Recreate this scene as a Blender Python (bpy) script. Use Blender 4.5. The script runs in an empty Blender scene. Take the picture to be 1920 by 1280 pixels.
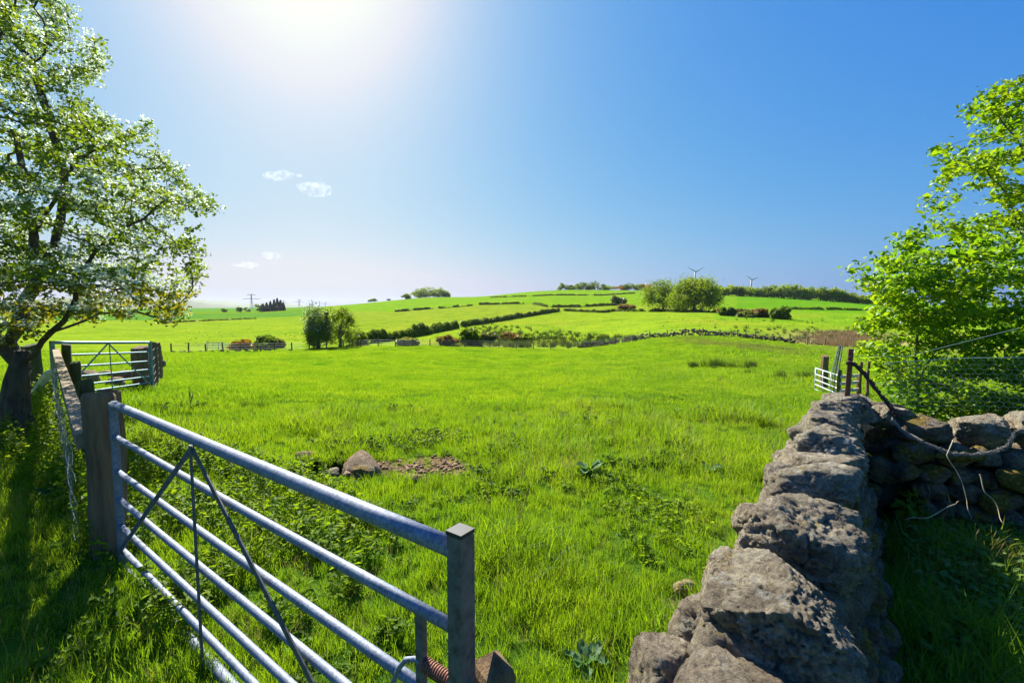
import bpy, math, random
import numpy as np
from mathutils import Vector, Matrix, Euler

random.seed(7)
rng = np.random.default_rng(7)
R = math.radians
SC = bpy.context.scene
COL = SC.collection

# ------------------------------------------------------------------ camera
F = 853.33                       # focal length in photograph pixels (16 mm on 36 mm)
TH = math.atan(60 / F)           # the camera looks down 4 degrees
H = 1.85                         # eye height
cd = bpy.data.cameras.new('camera'); cam = bpy.data.objects.new('camera', cd); COL.objects.link(cam)
cd.lens = 16.0; cd.sensor_width = 36.0; cd.clip_start = 0.05; cd.clip_end = 30000
cam.location = (0, 0, H); cam.rotation_euler = (R(90) - TH, 0, 0)
SC.camera = cam

# ------------------------------------------------------------------ sky and sun
EXPOSURE = 1.3
SUN_AZ = -24.0      # degrees, clockwise from +Y
SUN_EL = 39.0
W = bpy.data.worlds.new('World'); SC.world = W; W.use_nodes = True
nt = W.node_tree; nt.nodes.clear()
sky = nt.nodes.new('ShaderNodeTexSky'); sky.sky_type = 'NISHITA'; sky.sun_disc = False
sky.sun_elevation = R(SUN_EL); sky.sun_rotation = R(SUN_AZ)
sky.altitude = 150; sky.air_density = 1.5; sky.dust_density = 1.5; sky.ozone_density = 1.0
bg = nt.nodes.new('ShaderNodeBackground'); bg.inputs['Strength'].default_value = 0.1
wo = nt.nodes.new('ShaderNodeOutputWorld')
# colour grading of the whole sky: a response curve per channel, the same in every direction
_sep = nt.nodes.new('ShaderNodeSeparateColor'); _com = nt.nodes.new('ShaderNodeCombineColor'); nt.links.new(sky.outputs[0], _sep.inputs[0])
for _k, (_a, _g) in enumerate(((.480, 1.50), (.650, .83), (.860, .200))):
    _src = _sep.outputs[_k]
    for _op, _v in (('MULTIPLY', .1), ('POWER', _g), ('MULTIPLY', _a * 10 / 2 ** EXPOSURE), ('MINIMUM', 34.0 / 2 ** EXPOSURE)):
        _n = nt.nodes.new('ShaderNodeMath'); _n.operation = _op; nt.links.new(_src, _n.inputs[0]); _n.inputs[1].default_value = _v; _src = _n.outputs[0]
    nt.links.new(_src, _com.inputs[_k])
_m = nt.nodes.new('ShaderNodeMath'); _m.operation = 'MULTIPLY'; nt.links.new(_com.inputs[1].links[0].from_socket, _m.inputs[0]); _m.inputs[1].default_value = .97   # never redder than white
_n = nt.nodes.new('ShaderNodeMath'); _n.operation = 'MINIMUM'; nt.links.new(_com.inputs[0].links[0].from_socket, _n.inputs[0]); nt.links.new(_m.outputs[0], _n.inputs[1])
nt.links.new(_n.outputs[0], _com.inputs[0])
nt.links.new(_com.outputs[0], bg.inputs[0]); nt.links.new(bg.outputs[0], wo.inputs[0])
sl = bpy.data.lights.new('sun', 'SUN'); sl.energy = 5.0; sl.angle = R(0.5); sl.color = (1.0, 0.955, 0.87)
sun = bpy.data.objects.new('sun', sl); COL.objects.link(sun)
sdir = Vector((math.sin(R(SUN_AZ)) * math.cos(R(SUN_EL)), math.cos(R(SUN_AZ)) * math.cos(R(SUN_EL)), math.sin(R(SUN_EL))))
sun.rotation_euler = (-sdir).to_track_quat('-Z', 'Y').to_euler()
SC.view_settings.view_transform = 'Standard'; SC.view_settings.look = 'None'
SC.view_settings.exposure = EXPOSURE; SC.view_settings.gamma = 1.0
SC.view_settings.use_curve_mapping = False
cy = SC.cycles
cy.max_bounces = 6; cy.diffuse_bounces = 4; cy.glossy_bounces = 2; cy.transmission_bounces = 4
cy.transparent_max_bounces = 8; cy.volume_bounces = 0; cy.caustics_reflective = False; cy.caustics_refractive = False
cy.sample_clamp_indirect = 6.0

# ------------------------------------------------------------------ helpers
def ray(px, py):
    cx = (px - 960) / F; c_ = (640 - py) / F; c, s = math.cos(TH), math.sin(TH)
    return np.array((cx, c + c_ * s, -s + c_ * c))
def at_y(px, py, y):             # point seen at a pixel at forward distance y
    d = ray(px, py); t = y / d[1]; return Vector((d[0] * t, y, H + d[2] * t))
def at_z(px, py, z):
    d = ray(px, py); t = (z - H) / d[2]; return Vector((d[0] * t, d[1] * t, z))

def _hash(ix, iy, iz, seed):
    n = (ix * 374761393 + iy * 668265263 + iz * 1274126177 + seed * 974634777) & 0xFFFFFFFF
    n = ((n ^ (n >> 13)) * 1274126177) & 0xFFFFFFFF
    return ((n ^ (n >> 16)) & 0xFFFF) / 65535.0
def vnoise(p, seed=0):           # value noise, p (n,3) -> -1..1
    p = np.asarray(p, float); f = np.floor(p).astype(np.int64); t = p - f; t = t * t * (3 - 2 * t)
    out = 0
    for dx in (0, 1):
        wx = t[:, 0] if dx else 1 - t[:, 0]
        for dy in (0, 1):
            wy = t[:, 1] if dy else 1 - t[:, 1]
            for dz in (0, 1):
                wz = t[:, 2] if dz else 1 - t[:, 2]
                out = out + wx * wy * wz * _hash(f[:, 0] + dx, f[:, 1] + dy, f[:, 2] + dz, seed)
    return out * 2 - 1
def fbm(p, octs=4, seed=0, gain=0.5):
    a = 1.0; s = 0; q = np.asarray(p, float)
    for k in range(octs):
        s = s + a * vnoise(q, seed + k * 17); q = q * 2.03 + 11.7; a *= gain
    return s
def fbm2(x, y, sc, octs=3, seed=0):
    x = np.asarray(x, float); y = np.asarray(y, float)
    return fbm(np.stack([x.ravel() / sc, y.ravel() / sc, np.zeros(x.size)], 1), octs, seed).reshape(x.shape)

def tag(o, label=None, cat=None, group=None, kind=None):
    if label: o['label'] = label
    if cat: o['category'] = cat
    if group: o['group'] = group
    if kind: o['kind'] = kind
    return o
def thing(name, label, cat, loc=(0, 0, 0), group=None, rotz=0):
    o = bpy.data.objects.new(name, None); COL.objects.link(o); o.location = loc; o.rotation_euler = (0, 0, rotz)
    o.empty_display_size = 0.2
    return tag(o, label, cat, group)
def link(name, me, mat=None, parent=None):
    o = bpy.data.objects.new(name, me); COL.objects.link(o)
    if mat is not None and not me.materials: me.materials.append(mat)
    if parent is not None:
        o.parent = parent        # vertices given in the parent's own space
    return o
def mesh_np(name, v, f, smooth=False):
    v = np.asarray(v, np.float32); f = np.asarray(f, np.int32); k = f.shape[1]
    me = bpy.data.meshes.new(name)
    me.vertices.add(len(v)); me.vertices.foreach_set('co', v.ravel())
    me.loops.add(f.size); me.loops.foreach_set('vertex_index', f.ravel())
    me.polygons.add(len(f)); me.polygons.foreach_set('loop_start', np.arange(0, f.size, k, dtype=np.int32))
    me.polygons.foreach_set('loop_total', np.full(len(f), k, np.int32))
    if smooth: me.polygons.foreach_set('use_smooth', np.ones(len(f), bool))
    me.update(calc_edges=True); me.validate()
    return me

class MB:
    def __init__(s): s.v = []; s.f = []
    def add(s, vs, fs):
        b = len(s.v); s.v += [tuple(q) for q in vs]; s.f += [tuple(b + i for i in q) for q in fs]
    def box(s, c, size, rot=None, taper=1.0, jit=0.0):
        vs = []
        for z in (-.5, .5):
            k = taper if z > 0 else 1
            for x, y in ((-.5, -.5), (.5, -.5), (.5, .5), (-.5, .5)):
                p = Vector((x * size[0] * k + random.uniform(-jit, jit), y * size[1] * k + random.uniform(-jit, jit), z * size[2] + random.uniform(-jit, jit)))
                if rot: p = rot @ p
                vs.append(p + Vector(c))
        s.add(vs, [(0, 3, 2, 1), (4, 5, 6, 7), (0, 1, 5, 4), (1, 2, 6, 5), (2, 3, 7, 6), (3, 0, 4, 7)])
    def tube(s, pts, rad, n=8, cap=True):
        pts = [Vector(p) for p in pts]
        if not hasattr(rad, '__len__'): rad = [rad] * len(pts)
        b = len(s.v); up = None
        for i, p in enumerate(pts):
            d = (pts[min(i + 1, len(pts) - 1)] - pts[max(i - 1, 0)])
            if d.length < 1e-9: d = Vector((0, 0, 1))
            d.normalize()
            if up is None:
                up = Vector((0, 0, 1)) if abs(d.z) < .9 else Vector((1, 0, 0))
            x = d.cross(up)
            if x.length < 1e-6: x = d.orthogonal()
            x.normalize(); y = x.cross(d); up = y
            for k in range(n):
                a = 2 * math.pi * k / n; q = p + (x * math.cos(a) + y * math.sin(a)) * rad[i]
                s.v.append((q.x, q.y, q.z))
        for i in range(len(pts) - 1):
            for k in range(n):
                a = b + i * n + k; c = b + i * n + (k + 1) % n
                s.f.append((a, c, c + n, a + n))
        if cap:
            s.f.append(tuple(b + k for k in range(n))[::-1]); e = b + (len(pts) - 1) * n
            s.f.append(tuple(e + k for k in range(n)))
    def mesh(s, name, smooth=False):
        me = bpy.data.meshes.new(name); me.from_pydata(s.v, [], s.f)
        if smooth: me.polygons.foreach_set('use_smooth', np.ones(len(me.polygons), bool))
        me.update(); return me
    def build(s, name, mat, parent=None, smooth=False):
        return link(name, s.mesh(name, smooth), mat, parent)

# ------------------------------------------------------------------ materials
def mat_new(name):
    m = bpy.data.materials.new(name); m.use_nodes = True; t = m.node_tree; t.nodes.clear()
    out = t.nodes.new('ShaderNodeOutputMaterial'); return m, t, out
def N(t, typ, **kw):
    n = t.nodes.new(typ)
    for k, v in kw.items():
        if k in n.inputs.keys() if hasattr(n.inputs, 'keys') else False: n.inputs[k].default_value = v
        else: setattr(n, k, v)
    return n
def ramp(t, fac, stops):
    n = t.nodes.new('ShaderNodeValToRGB'); e = n.color_ramp.elements
    while len(e) < len(stops): e.new(0.5)
    for k, (p, c) in enumerate(stops): e[k].position = p; e[k].color = (*c, 1) if len(c) == 3 else c
    t.links.new(fac, n.inputs[0]); return n.outputs[0]
def noise(t, vec, scale, detail=4, rough=.55, dist=0.0):
    n = t.nodes.new('ShaderNodeTexNoise'); n.inputs['Scale'].default_value = scale; n.inputs['Detail'].default_value = detail
    n.inputs['Roughness'].default_value = rough; n.inputs['Distortion'].default_value = dist
    if vec is not None: t.links.new(vec, n.inputs['Vector'])
    return n.outputs['Fac']
def mixc(t, fac, a, b, mode='MIX'):
    n = t.nodes.new('ShaderNodeMix'); n.data_type = 'RGBA'; n.blend_type = mode
    for sock, v in ((n.inputs[0], fac), (n.inputs[6], a), (n.inputs[7], b)):
        if isinstance(v, (int, float)): sock.default_value = v
        elif isinstance(v, tuple): sock.default_value = (*v, 1)
        else: t.links.new(v, sock)
    return n.outputs[2]
def mth(t, op, a, b=0.0):
    n = t.nodes.new('ShaderNodeMath'); n.operation = op
    for i, v in enumerate((a, b)):
        if isinstance(v, (int, float)): n.inputs[i].default_value = v
        else: t.links.new(v, n.inputs[i])
    return n.outputs[0]
def bump(t, h, strength, dist):
    b = t.nodes.new('ShaderNodeBump'); b.inputs['Strength'].default_value = strength; b.inputs['Distance'].default_value = dist
    t.links.new(h, b.inputs['Height']); return b.outputs[0]

def leaf_mat(name, c1, c2, c3=None, trans=0.45, tcol=None, patch=2.0, rough=0.45, spec=0.3, island=True):
    """leaf: reflected colour varied leaf by leaf and in patches, light shines through it"""
    m, t, out = mat_new(name); L = t.links
    geo = t.nodes.new('ShaderNodeNewGeometry')
    if island: rnd = geo.outputs['Random Per Island']
    else: rnd = t.nodes.new('ShaderNodeObjectInfo').outputs['Random']
    nz = noise(t, geo.outputs['Position'], patch, 3)
    nz = mth(t, 'ADD', mth(t, 'MULTIPLY', nz, .6), mth(t, 'MULTIPLY', noise(t, geo.outputs['Position'], patch * .28, 2), .4))
    fac = mth(t, 'ADD', mth(t, 'MULTIPLY', rnd, 0.5), mth(t, 'MULTIPLY', mth(t, 'SUBTRACT', nz, 0.34), 1.9))
    stops = [(0.0, c1), (0.75, c2)] if c3 is None else [(0.05, c1), (0.5, c2), (0.95, c3)]
    col = ramp(t, fac, stops)
    p = t.nodes.new('ShaderNodeBsdfPrincipled'); L.new(col, p.inputs['Base Color'])
    p.inputs['Roughness'].default_value = rough; p.inputs['Specular IOR Level'].default_value = spec
    tr = t.nodes.new('ShaderNodeBsdfTranslucent')
    tc = mixc(t, 1.0, col, tcol or (1.5, 1.35, 0.5), 'MULTIPLY'); L.new(tc, tr.inputs['Color'])
    mx = t.nodes.new('ShaderNodeMixShader'); mx.inputs[0].default_value = trans
    L.new(p.outputs[0], mx.inputs[1]); L.new(tr.outputs[0], mx.inputs[2]); L.new(mx.outputs[0], out.inputs[0])
    return m

def simple_mat(name, col, rough=0.7, metal=0.0, vary=0.15, scale=8.0, bmp=0.3, bdist=0.004, dark=None, obj=True, stretch=None, spec=.4):
    m, t, out = mat_new(name); L = t.links
    tc = t.nodes.new('ShaderNodeTexCoord'); vec = tc.outputs['Object']
    if stretch:
        mp = t.nodes.new('ShaderNodeMapping'); mp.inputs['Scale'].default_value = stretch; L.new(vec, mp.inputs['Vector']); vec = mp.outputs[0]
    n1 = noise(t, vec, scale, 6, .65)
    dk = dark or tuple(c * (1 - vary * 2.2) for c in col); lt = tuple(min(1, c * (1 + vary * 1.6)) for c in col)
    col_ = ramp(t, n1, [(0.28, dk), (0.5, col), (0.75, lt)])
    p = t.nodes.new('ShaderNodeBsdfPrincipled'); L.new(col_, p.inputs['Base Color'])
    p.inputs['Roughness'].default_value = rough; p.inputs['Metallic'].default_value = metal; p.inputs['Specular IOR Level'].default_value = spec
    if bmp:
        n2 = noise(t, vec, scale * 4, 5, .7); L.new(bump(t, n2, bmp, bdist), p.inputs['Normal'])
    L.new(p.outputs[0], out.inputs[0]); return m

def rock_mat(name, base, pale, dark, mossy=0.0, lichen=0.35, scale=1.0):
    m, t, out = mat_new(name); L = t.links
    geo = t.nodes.new('ShaderNodeNewGeometry'); pos = geo.outputs['Position']
    oi = t.nodes.new('ShaderNodeObjectInfo')
    n1 = noise(t, pos, 8.0 * scale, 9, .78, .5)
    c = ramp(t, n1, [(0.30, dark), (0.46, base), (0.66, pale)])
    # each stone its own tone
    c = mixc(t, 0.55, c, ramp(t, oi.outputs['Random'], [(0, (.72, .60, .52)), (.35, (.86, .80, .68)), (.7, (.70, .69, .64)), (1, (1.0, .92, .78))]), 'MULTIPLY')
    c = mixc(t, 0.0, c, c)
    # fine grain, with shade in the pits and lit facets painted into the colour
    n2 = noise(t, pos, 48 * scale, 8, .82)
    c = mixc(t, 0.95, c, ramp(t, n2, [(0.36, (.22, .20, .19)), (0.48, (.9, .9, .9)), (.58, (1.15, 1.14, 1.1)), (.70, (1.6, 1.6, 1.55))]), 'MULTIPLY')
    # pale lichen rosettes
    vo = t.nodes.new('ShaderNodeTexVoronoi'); vo.inputs['Scale'].default_value = 15 * scale
    w = t.nodes.new('ShaderNodeVectorMath'); w.operation = 'ADD'
    nv = t.nodes.new('ShaderNodeTexNoise'); nv.inputs['Scale'].default_value = 22 * scale; L.new(pos, nv.inputs['Vector'])
    ws = t.nodes.new('ShaderNodeVectorMath'); ws.operation = 'SCALE'; ws.inputs['Scale'].default_value = .09 / scale
    L.new(nv.outputs['Color'], ws.inputs[0]); L.new(pos, w.inputs[0]); L.new(ws.outputs[0], w.inputs[1]); L.new(w.outputs[0], vo.inputs['Vector'])
    sp = t.nodes.new('ShaderNodeSeparateColor'); L.new(vo.outputs['Color'], sp.inputs[0])
    keep = mth(t, 'LESS_THAN', sp.outputs[0], lichen)
    disc = mth(t, 'LESS_THAN', vo.outputs['Distance'], 0.33)
    fine = mth(t, 'GREATER_THAN', noise(t, pos, 150 * scale, 4, .7), .47)
    lm = mth(t, 'MULTIPLY', mth(t, 'MULTIPLY', keep, disc), fine)
    lcol = ramp(t, sp.outputs[1], [(0.0, (.46, .47, .43)), (.68, (.36, .36, .30)), (.78, (.50, .33, .05)), (1, (.34, .36, .2))])
    c = mixc(t, mth(t, 'MULTIPLY', lm, .7), c, lcol)
    # moss and yellow-green algae
    mz = noise(t, pos, 4.2 * scale, 5, .7)
    sn = t.nodes.new('ShaderNodeSeparateXYZ'); L.new(geo.outputs['Normal'], sn.inputs[0])
    mzz = mth(t, 'ADD', mz, mth(t, 'MULTIPLY', sn.outputs[2], 0.05))
    mk = t.nodes.new('ShaderNodeMapRange'); mk.inputs[1].default_value = .72 - mossy * .42; mk.inputs[2].default_value = .80 - mossy * .42
    L.new(mzz, mk.inputs[0])
    mc = ramp(t, noise(t, pos, 38 * scale, 5, .7), [(.3, (.06, .055, .012)), (.5, (.22, .15, .02)), (.7, (.55, .39, .05))])
    c = mixc(t, mk.outputs[0], c, mc)
    p = t.nodes.new('ShaderNodeBsdfPrincipled'); L.new(c, p.inputs['Base Color']); p.inputs['Roughness'].default_value = .92
    p.inputs['Specular IOR Level'].default_value = .25
    h = mth(t, 'ADD', mth(t, 'MULTIPLY', noise(t, pos, 14 * scale, 10, .80, .3), 1.0), mth(t, 'MULTIPLY', n2, .35))
    h = mth(t, 'ADD', h, mth(t, 'MULTIPLY', mk.outputs[0], .25))
    L.new(bump(t, h, 1.0, .075 / scale), p.inputs['Normal'])
    L.new(p.outputs[0], out.inputs[0]); return m

M = {}
M['rock'] = rock_mat('rock', (.35, .30, .215), (.68, .62, .47), (.085, .066, .05), mossy=.15, lichen=.4)
M['rock_moss'] = rock_mat('rock_moss', (.24, .19, .13), (.42, .36, .26), (.08, .06, .045), mossy=.46, lichen=.25)
M['moss'] = rock_mat('moss_cushion', (.14, .11, .03), (.25, .19, .05), (.06, .05, .02), mossy=1.0, lichen=.0)
M['rock_far'] = rock_mat('rock_far', (.13, .10, .085), (.24, .20, .16), (.05, .04, .035), mossy=.1, lichen=.2, scale=.12)
M['rock_field'] = rock_mat('rock_field', (.32, .22, .13), (.52, .40, .26), (.14, .09, .05), mossy=.2, lichen=.2)
M['ochre_rock'] = rock_mat('rock_ochre', (.50, .36, .14), (.72, .62, .42), (.26, .18, .08), mossy=.0, lichen=.5)
M['soil'] = simple_mat('soil', (.20, .12, .06), .95, 0, .35, 14, .8, .02)
M['peat'] = simple_mat('peat', (.030, .020, .014), .95, 0, .3, 14, .8, .02)
M['bark'] = simple_mat('bark', (.11, .085, .06), .95, 0, .35, 9, 1.0, .03, stretch=(1, 1, .35))
M['bark_pale'] = simple_mat('bark_pale', (.12, .105, .08), .95, 0, .3, 12, 1.0, .02, stretch=(1, 1, .35))
M['post'] = simple_mat('post_wood', (.20, .125, .06), .95, 0, .32, 16, .9, .010, stretch=(1, 1, .10))
M['post_green'] = simple_mat('post_algae', (.075, .080, .030), .95, 0, .32, 12, .9, .010, stretch=(1, 1, .15))
M['rail_wood'] = simple_mat('rail_wood', (.27, .21, .12), .9, 0, .35, 14, .8, .006, dark=(.07, .06, .03), stretch=(1, .12, 1))
M['white_wood'] = simple_mat('white_wood', (.62, .58, .5), .8, 0, .1, 10, .3, .004)
M['straw'] = simple_mat('straw', (.42, .34, .20), .8, 0, .15, 30, .1, .001)
M['rust'] = simple_mat('rust', (.17, .075, .04), .85, .1, .35, 45, .8, .003)
M['net_brown'] = simple_mat('old_netting', (.075, .045, .035), .8, .2, .3, 60, .5, .003)
M['net_grey'] = simple_mat('netting_grey', (.20, .19, .17), .65, .3, .3, 60, .4, .002)
M['wire'] = simple_mat('wire', (.26, .28, .27), .45, .6, .2, 80, .2, .001)
M['hexnet'] = simple_mat('hex_wire', (.30, .45, .40), .5, .3, .2, 80, .2, .001)
M['spring'] = simple_mat('spring_steel', (.22, .10, .06), .6, .4, .35, 120, .6, .001)
M['steel_far'] = simple_mat('steel_grey', (.22, .25, .28), .6, .2, .1, 1, 0)
M['turbine'] = simple_mat('turbine_paint', (.22, .25, .27), .5, .0, .05, 1, 0)

def galv():
    m, t, out = mat_new('galvanised_steel'); L = t.links
    pos = t.nodes.new('ShaderNodeNewGeometry').outputs['Position']
    vo = t.nodes.new('ShaderNodeTexVoronoi'); vo.inputs['Scale'].default_value = 130; L.new(pos, vo.inputs['Vector'])
    sp = t.nodes.new('ShaderNodeSeparateColor'); L.new(vo.outputs['Color'], sp.inputs[0])
    n = noise(t, pos, 14, 6, .7)
    f = mth(t, 'ADD', mth(t, 'MULTIPLY', sp.outputs[0], .3), mth(t, 'MULTIPLY', n, .7))
    c = ramp(t, f, [(.25, (.12, .14, .18)), (.5, (.20, .23, .28)), (.78, (.32, .355, .40))])
    # scuffs and dull spots
    s2 = noise(t, pos, 75, 6, .8)
    c = mixc(t, 1.0, c, ramp(t, s2, [(.30, (.45, .42, .40)), (.42, (1, 1, 1))]), 'MULTIPLY')
    p = t.nodes.new('ShaderNodeBsdfPrincipled'); L.new(c, p.inputs['Base Color'])
    p.inputs['Metallic'].default_value = .40
    L.new(ramp(t, s2, [(.3, (.78,) * 3), (.7, (.58,) * 3)]), p.inputs['Roughness'])
    L.new(bump(t, s2, .25, .0015), p.inputs['Normal'])
    L.new(p.outputs[0], out.inputs[0]); return m
M['galv'] = galv()
M['galv_teal'] = simple_mat('galv_weathered', (.13, .24, .27), .5, .35, .25, 30, .2, .001)
M['galv_shaded'] = simple_mat('shaded_galvanised', (.13, .13, .135), .6, .35, .3, 26, .3, .001)  # gate steel darkened in its colour to stand in for backlit shade
M['rubber'] = simple_mat('end_cap', (.03, .03, .03), .6, 0, .2, 40, .2, .001)

# foliage
M['grass'] = leaf_mat('grass_blade', (.080, .175, .018), (.148, .258, .018), (.225, .315, .028), trans=.55, tcol=(1.65, 1.55, .4), patch=.55, rough=.5, spec=.22, island=False)
M['grass_dry'] = leaf_mat('grass_dry', (.20, .16, .05), (.36, .30, .11), trans=.35, tcol=(1.1, 1, .7), patch=1, island=False)
M['weed'] = leaf_mat('weed_leaf', (.050, .12, .008), (.10, .19, .012), (.15, .24, .02), trans=.5, patch=1.5, rough=.6, spec=.12, island=False)
M['weed_light'] = leaf_mat('pale_weed_leaf', (.10, .19, .04), (.17, .27, .06), (.26, .32, .10), trans=.5, patch=1.5, rough=.6, spec=.12)
M['nettle'] = leaf_mat('nettle_leaf', (.060, .15, .008), (.13, .23, .012), (.20, .29, .02), trans=.55, patch=3, rough=.6, spec=.12)
M['dock'] = leaf_mat('dock_leaf', (.05, .12, .05), (.10, .2, .09), trans=.35, tcol=(1.2, 1.3, .6), patch=4, rough=.6, spec=.15)
M['haw'] = leaf_mat('hawthorn_leaf', (.055, .115, .012), (.13, .21, .02), (.22, .30, .03), trans=.5, patch=1.2, rough=.5, spec=.25)
M['haw_dk'] = leaf_mat('hawthorn_low_leaf', (.10, .13, .012), (.20, .22, .02), (.28, .26, .03), trans=.5, patch=1.2)
M['bloom'] = leaf_mat('hawthorn_bloom', (.60, .68, .52), (.78, .84, .72), trans=.5, tcol=(1.0, 1.05, .95), patch=3, rough=.6, spec=.1)
M['young'] = leaf_mat('young_leaf', (.065, .17, .012), (.13, .27, .016), (.27, .36, .024), trans=.58, tcol=(1.55, 1.45, .35), patch=1.6, rough=.4)
M['ash'] = leaf_mat('broad_leaf', (.065, .16, .010), (.13, .255, .014), (.25, .34, .022), trans=.55, tcol=(1.5, 1.4, .35), patch=1.0, rough=.4)
M['far_tree'] = leaf_mat('far_foliage', (.075, .150, .014), (.16, .25, .022), (.25, .33, .03), trans=.5, patch=.12, spec=.1)
M['wood'] = leaf_mat('wood_foliage', (.11, .20, .018), (.22, .34, .03), (.34, .42, .05), trans=.5, patch=.08, spec=.1)
M['far_tree_dk'] = leaf_mat('far_foliage_dark', (.045, .10, .018), (.10, .17, .03), (.17, .25, .04), trans=.45, patch=.1, spec=.1)
M['conifer'] = leaf_mat('conifer_foliage', (.018, .035, .025), (.035, .06, .035), trans=.15, patch=.1)
M['hedge'] = leaf_mat('hedge_foliage', (.045, .095, .010), (.085, .15, .014), (.18, .24, .02), trans=.45, patch=.3)
M['hedge_brown'] = leaf_mat('hedge_rusty', (.08, .075, .02), (.19, .14, .045), (.32, .20, .06), trans=.4, patch=.3)
M['scrub'] = leaf_mat('scrub_leaf', (.09, .12, .04), (.17, .21, .06), (.26, .29, .10), trans=.4, patch=.4)
M['gorse'] = leaf_mat('gorse_flower', (.24, .13, .012), (.40, .20, .015), (.50, .30, .03), trans=.3, tcol=(1.1, 1, .8), patch=.5)
M['rush'] = leaf_mat('rush_blade', (.016, .040, .010), (.035, .070, .014), (.08, .11, .03), trans=.25, patch=.4)
M['reed_dry'] = leaf_mat('dead_reeds', (.16, .12, .05), (.26, .19, .09), (.34, .26, .13), trans=.25, tcol=(1.1, 1, .8), patch=.2)

# ------------------------------------------------------------------ terrain height
ROWS = np.array([12, 25, 50, 78, 110, 170, 260, 400, 600, 850, 1200, 2000, 4000, 7000.])
TAB = {  # photograph column: height of the land seen there at those distances, as picture rows
 -700: (760, 700, 672, 662, 650, 634, 616, 602, 593, 587, 583, 580, 578, 577),
 0:    (732, 692, 668, 660, 648, 632, 614, 601, 592, 586, 582, 579, 577.5, 577),
 300:  (738, 697, 672, 662, 648, 632, 614, 600, 591, 585, 581, 578, 577, 577),
 500:  (744, 700, 673, 656, 641, 624, 607, 595, 588, 583, 580, 577, 577, 577),
 600:  (746, 701, 672, 653, 638, 620, 602, 590, 581, 576, 575, 576, 577, 577),
 700:  (748, 702, 671, 649, 633, 615, 598, 584, 573, 567, 571, 575, 577, 577),
 800:  (748, 702, 670, 648, 631, 615, 598, 580, 567, 557, 563, 574, 577, 577),
 900:  (748, 702, 671, 650, 632, 614, 594, 573, 563, 556.5, 563, 574, 577, 577),
 1000: (748, 700, 671, 653, 638, 616, 593, 571, 556, 546, 553, 573, 577, 577),
 1070: (748, 699, 669, 656, 639, 618, 592, 574, 556, 543, 550, 572, 577, 577),
 1150: (748, 697, 664, 648, 633, 612, 591, 574, 557, 544, 550, 572, 577, 577),
 1230: (748, 695, 656, 634, 619, 602, 587, 572, 556, 545, 552, 572, 577, 577),
 1300: (752, 694, 650, 628, 615, 599, 584, 570, 555, 546, 553, 572, 577, 577),
 1420: (764, 699, 654, 637, 621, 602, 587, 572, 559, 551, 557, 573, 577, 577),
 1550: (784, 706, 667, 650, 633, 611, 592, 578, 567, 560, 565, 574, 577, 577),
 1650: (784, 706, 669, 654, 637, 614, 596, 583, 574, 569, 572, 576, 577, 577),
 1900: (762, 702, 672, 657, 641, 620, 601, 589, 581, 576, 577, 577, 577, 577),
 2700: (750, 700, 672, 657, 641, 622, 604, 591, 584, 580, 578, 577, 577, 577),
}
_cx = np.array(sorted(TAB)); _az = np.arctan((_cx - 960) / F)
_zt = np.array([[H + r * math.cos(a) * (ray(c, y)[2] / ray(c, y)[1]) for r, y in zip(ROWS, TAB[c])] for c, a in zip(_cx, _az)])
# resample finely in azimuth and smooth
_ag = np.linspace(_az[0], _az[-1], 361)
_zg = np.array([np.interp(_ag, _az, _zt[:, k]) for k in range(len(ROWS))]).T
_ker = np.exp(-np.linspace(-2, 2, 17) ** 2); _ker /= _ker.sum()
_pad = np.pad(_zg, ((8, 8), (0, 0)), 'edge')
_zg = np.array([np.convolve(_pad[:, k], _ker, 'valid') for k in range(len(ROWS))]).T
_lr = np.log(ROWS)
_tan = np.zeros_like(_zg)
_tan[:, 1:-1] = (_zg[:, 2:] - _zg[:, :-2]) / (_lr[2:] - _lr[:-2]); _tan[:, 0] = -0.45; _tan[:, -1] = 0
PIT = [(-2.28, 5.42, .24, .34)]
def gate_z(az): return 0
def height(x, y, detail=True):
    x = np.asarray(x, float); y = np.asarray(y, float); sh = x.shape
    x = x.ravel(); y = y.ravel()
    r = np.hypot(x, y); az = np.clip(np.arctan2(x, y), _ag[0], _ag[-1])
    back = np.clip((np.abs(np.arctan2(x, y)) - 1.2) / .8, 0, 1)
    fa = (az - _ag[0]) / (_ag[1] - _ag[0]); ia = np.clip(fa.astype(int), 0, len(_ag) - 2); ta = fa - ia
    l = np.log(np.clip(r, 12, 7000)); k = np.clip(np.searchsorted(_lr, l) - 1, 0, len(ROWS) - 2)
    h = _lr[k + 1] - _lr[k]; t = (l - _lr[k]) / h
    def herm(i):
        a, b, m0, m1 = _zg[i, k], _zg[i, k + 1], _tan[i, k] * h, _tan[i, k + 1] * h
        return (2 * t**3 - 3 * t**2 + 1) * a + (t**3 - 2 * t**2 + t) * m0 + (-2 * t**3 + 3 * t**2) * b + (t**3 - t**2) * m1
    zf = herm(ia) * (1 - ta) + herm(ia + 1) * ta
    s = np.clip(r / 12, 0, 1)
    zi = zf * (s ** 2)            # gentle fall from the gateway to the 12 m ring
    z = np.where(r < 12, zi, zf)
    z = z * (1 - back) + back * (-0.02 * np.minimum(r, 60))
    if detail:
        lump = np.clip(r / 4, .3, 1)
        z = z + .035 * lump * fbm2(x, y, 1.6, 3, 5) + np.clip(r / 60, 0, 1) * .22 * fbm2(x, y, 17, 3, 9) * np.clip((r-20)/60, 0, 1)
        for cx_, cy_, rad, dep in PIT:
            d = np.hypot((x - cx_) * .9, y - cy_) / rad; z = z - dep * np.exp(-d ** 4)
    return z.reshape(sh)
def hz(x, y): return float(height(np.array([x]), np.array([y]))[0])
_rr = np.exp(np.linspace(math.log(1.5), math.log(6500), 2600))
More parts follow.
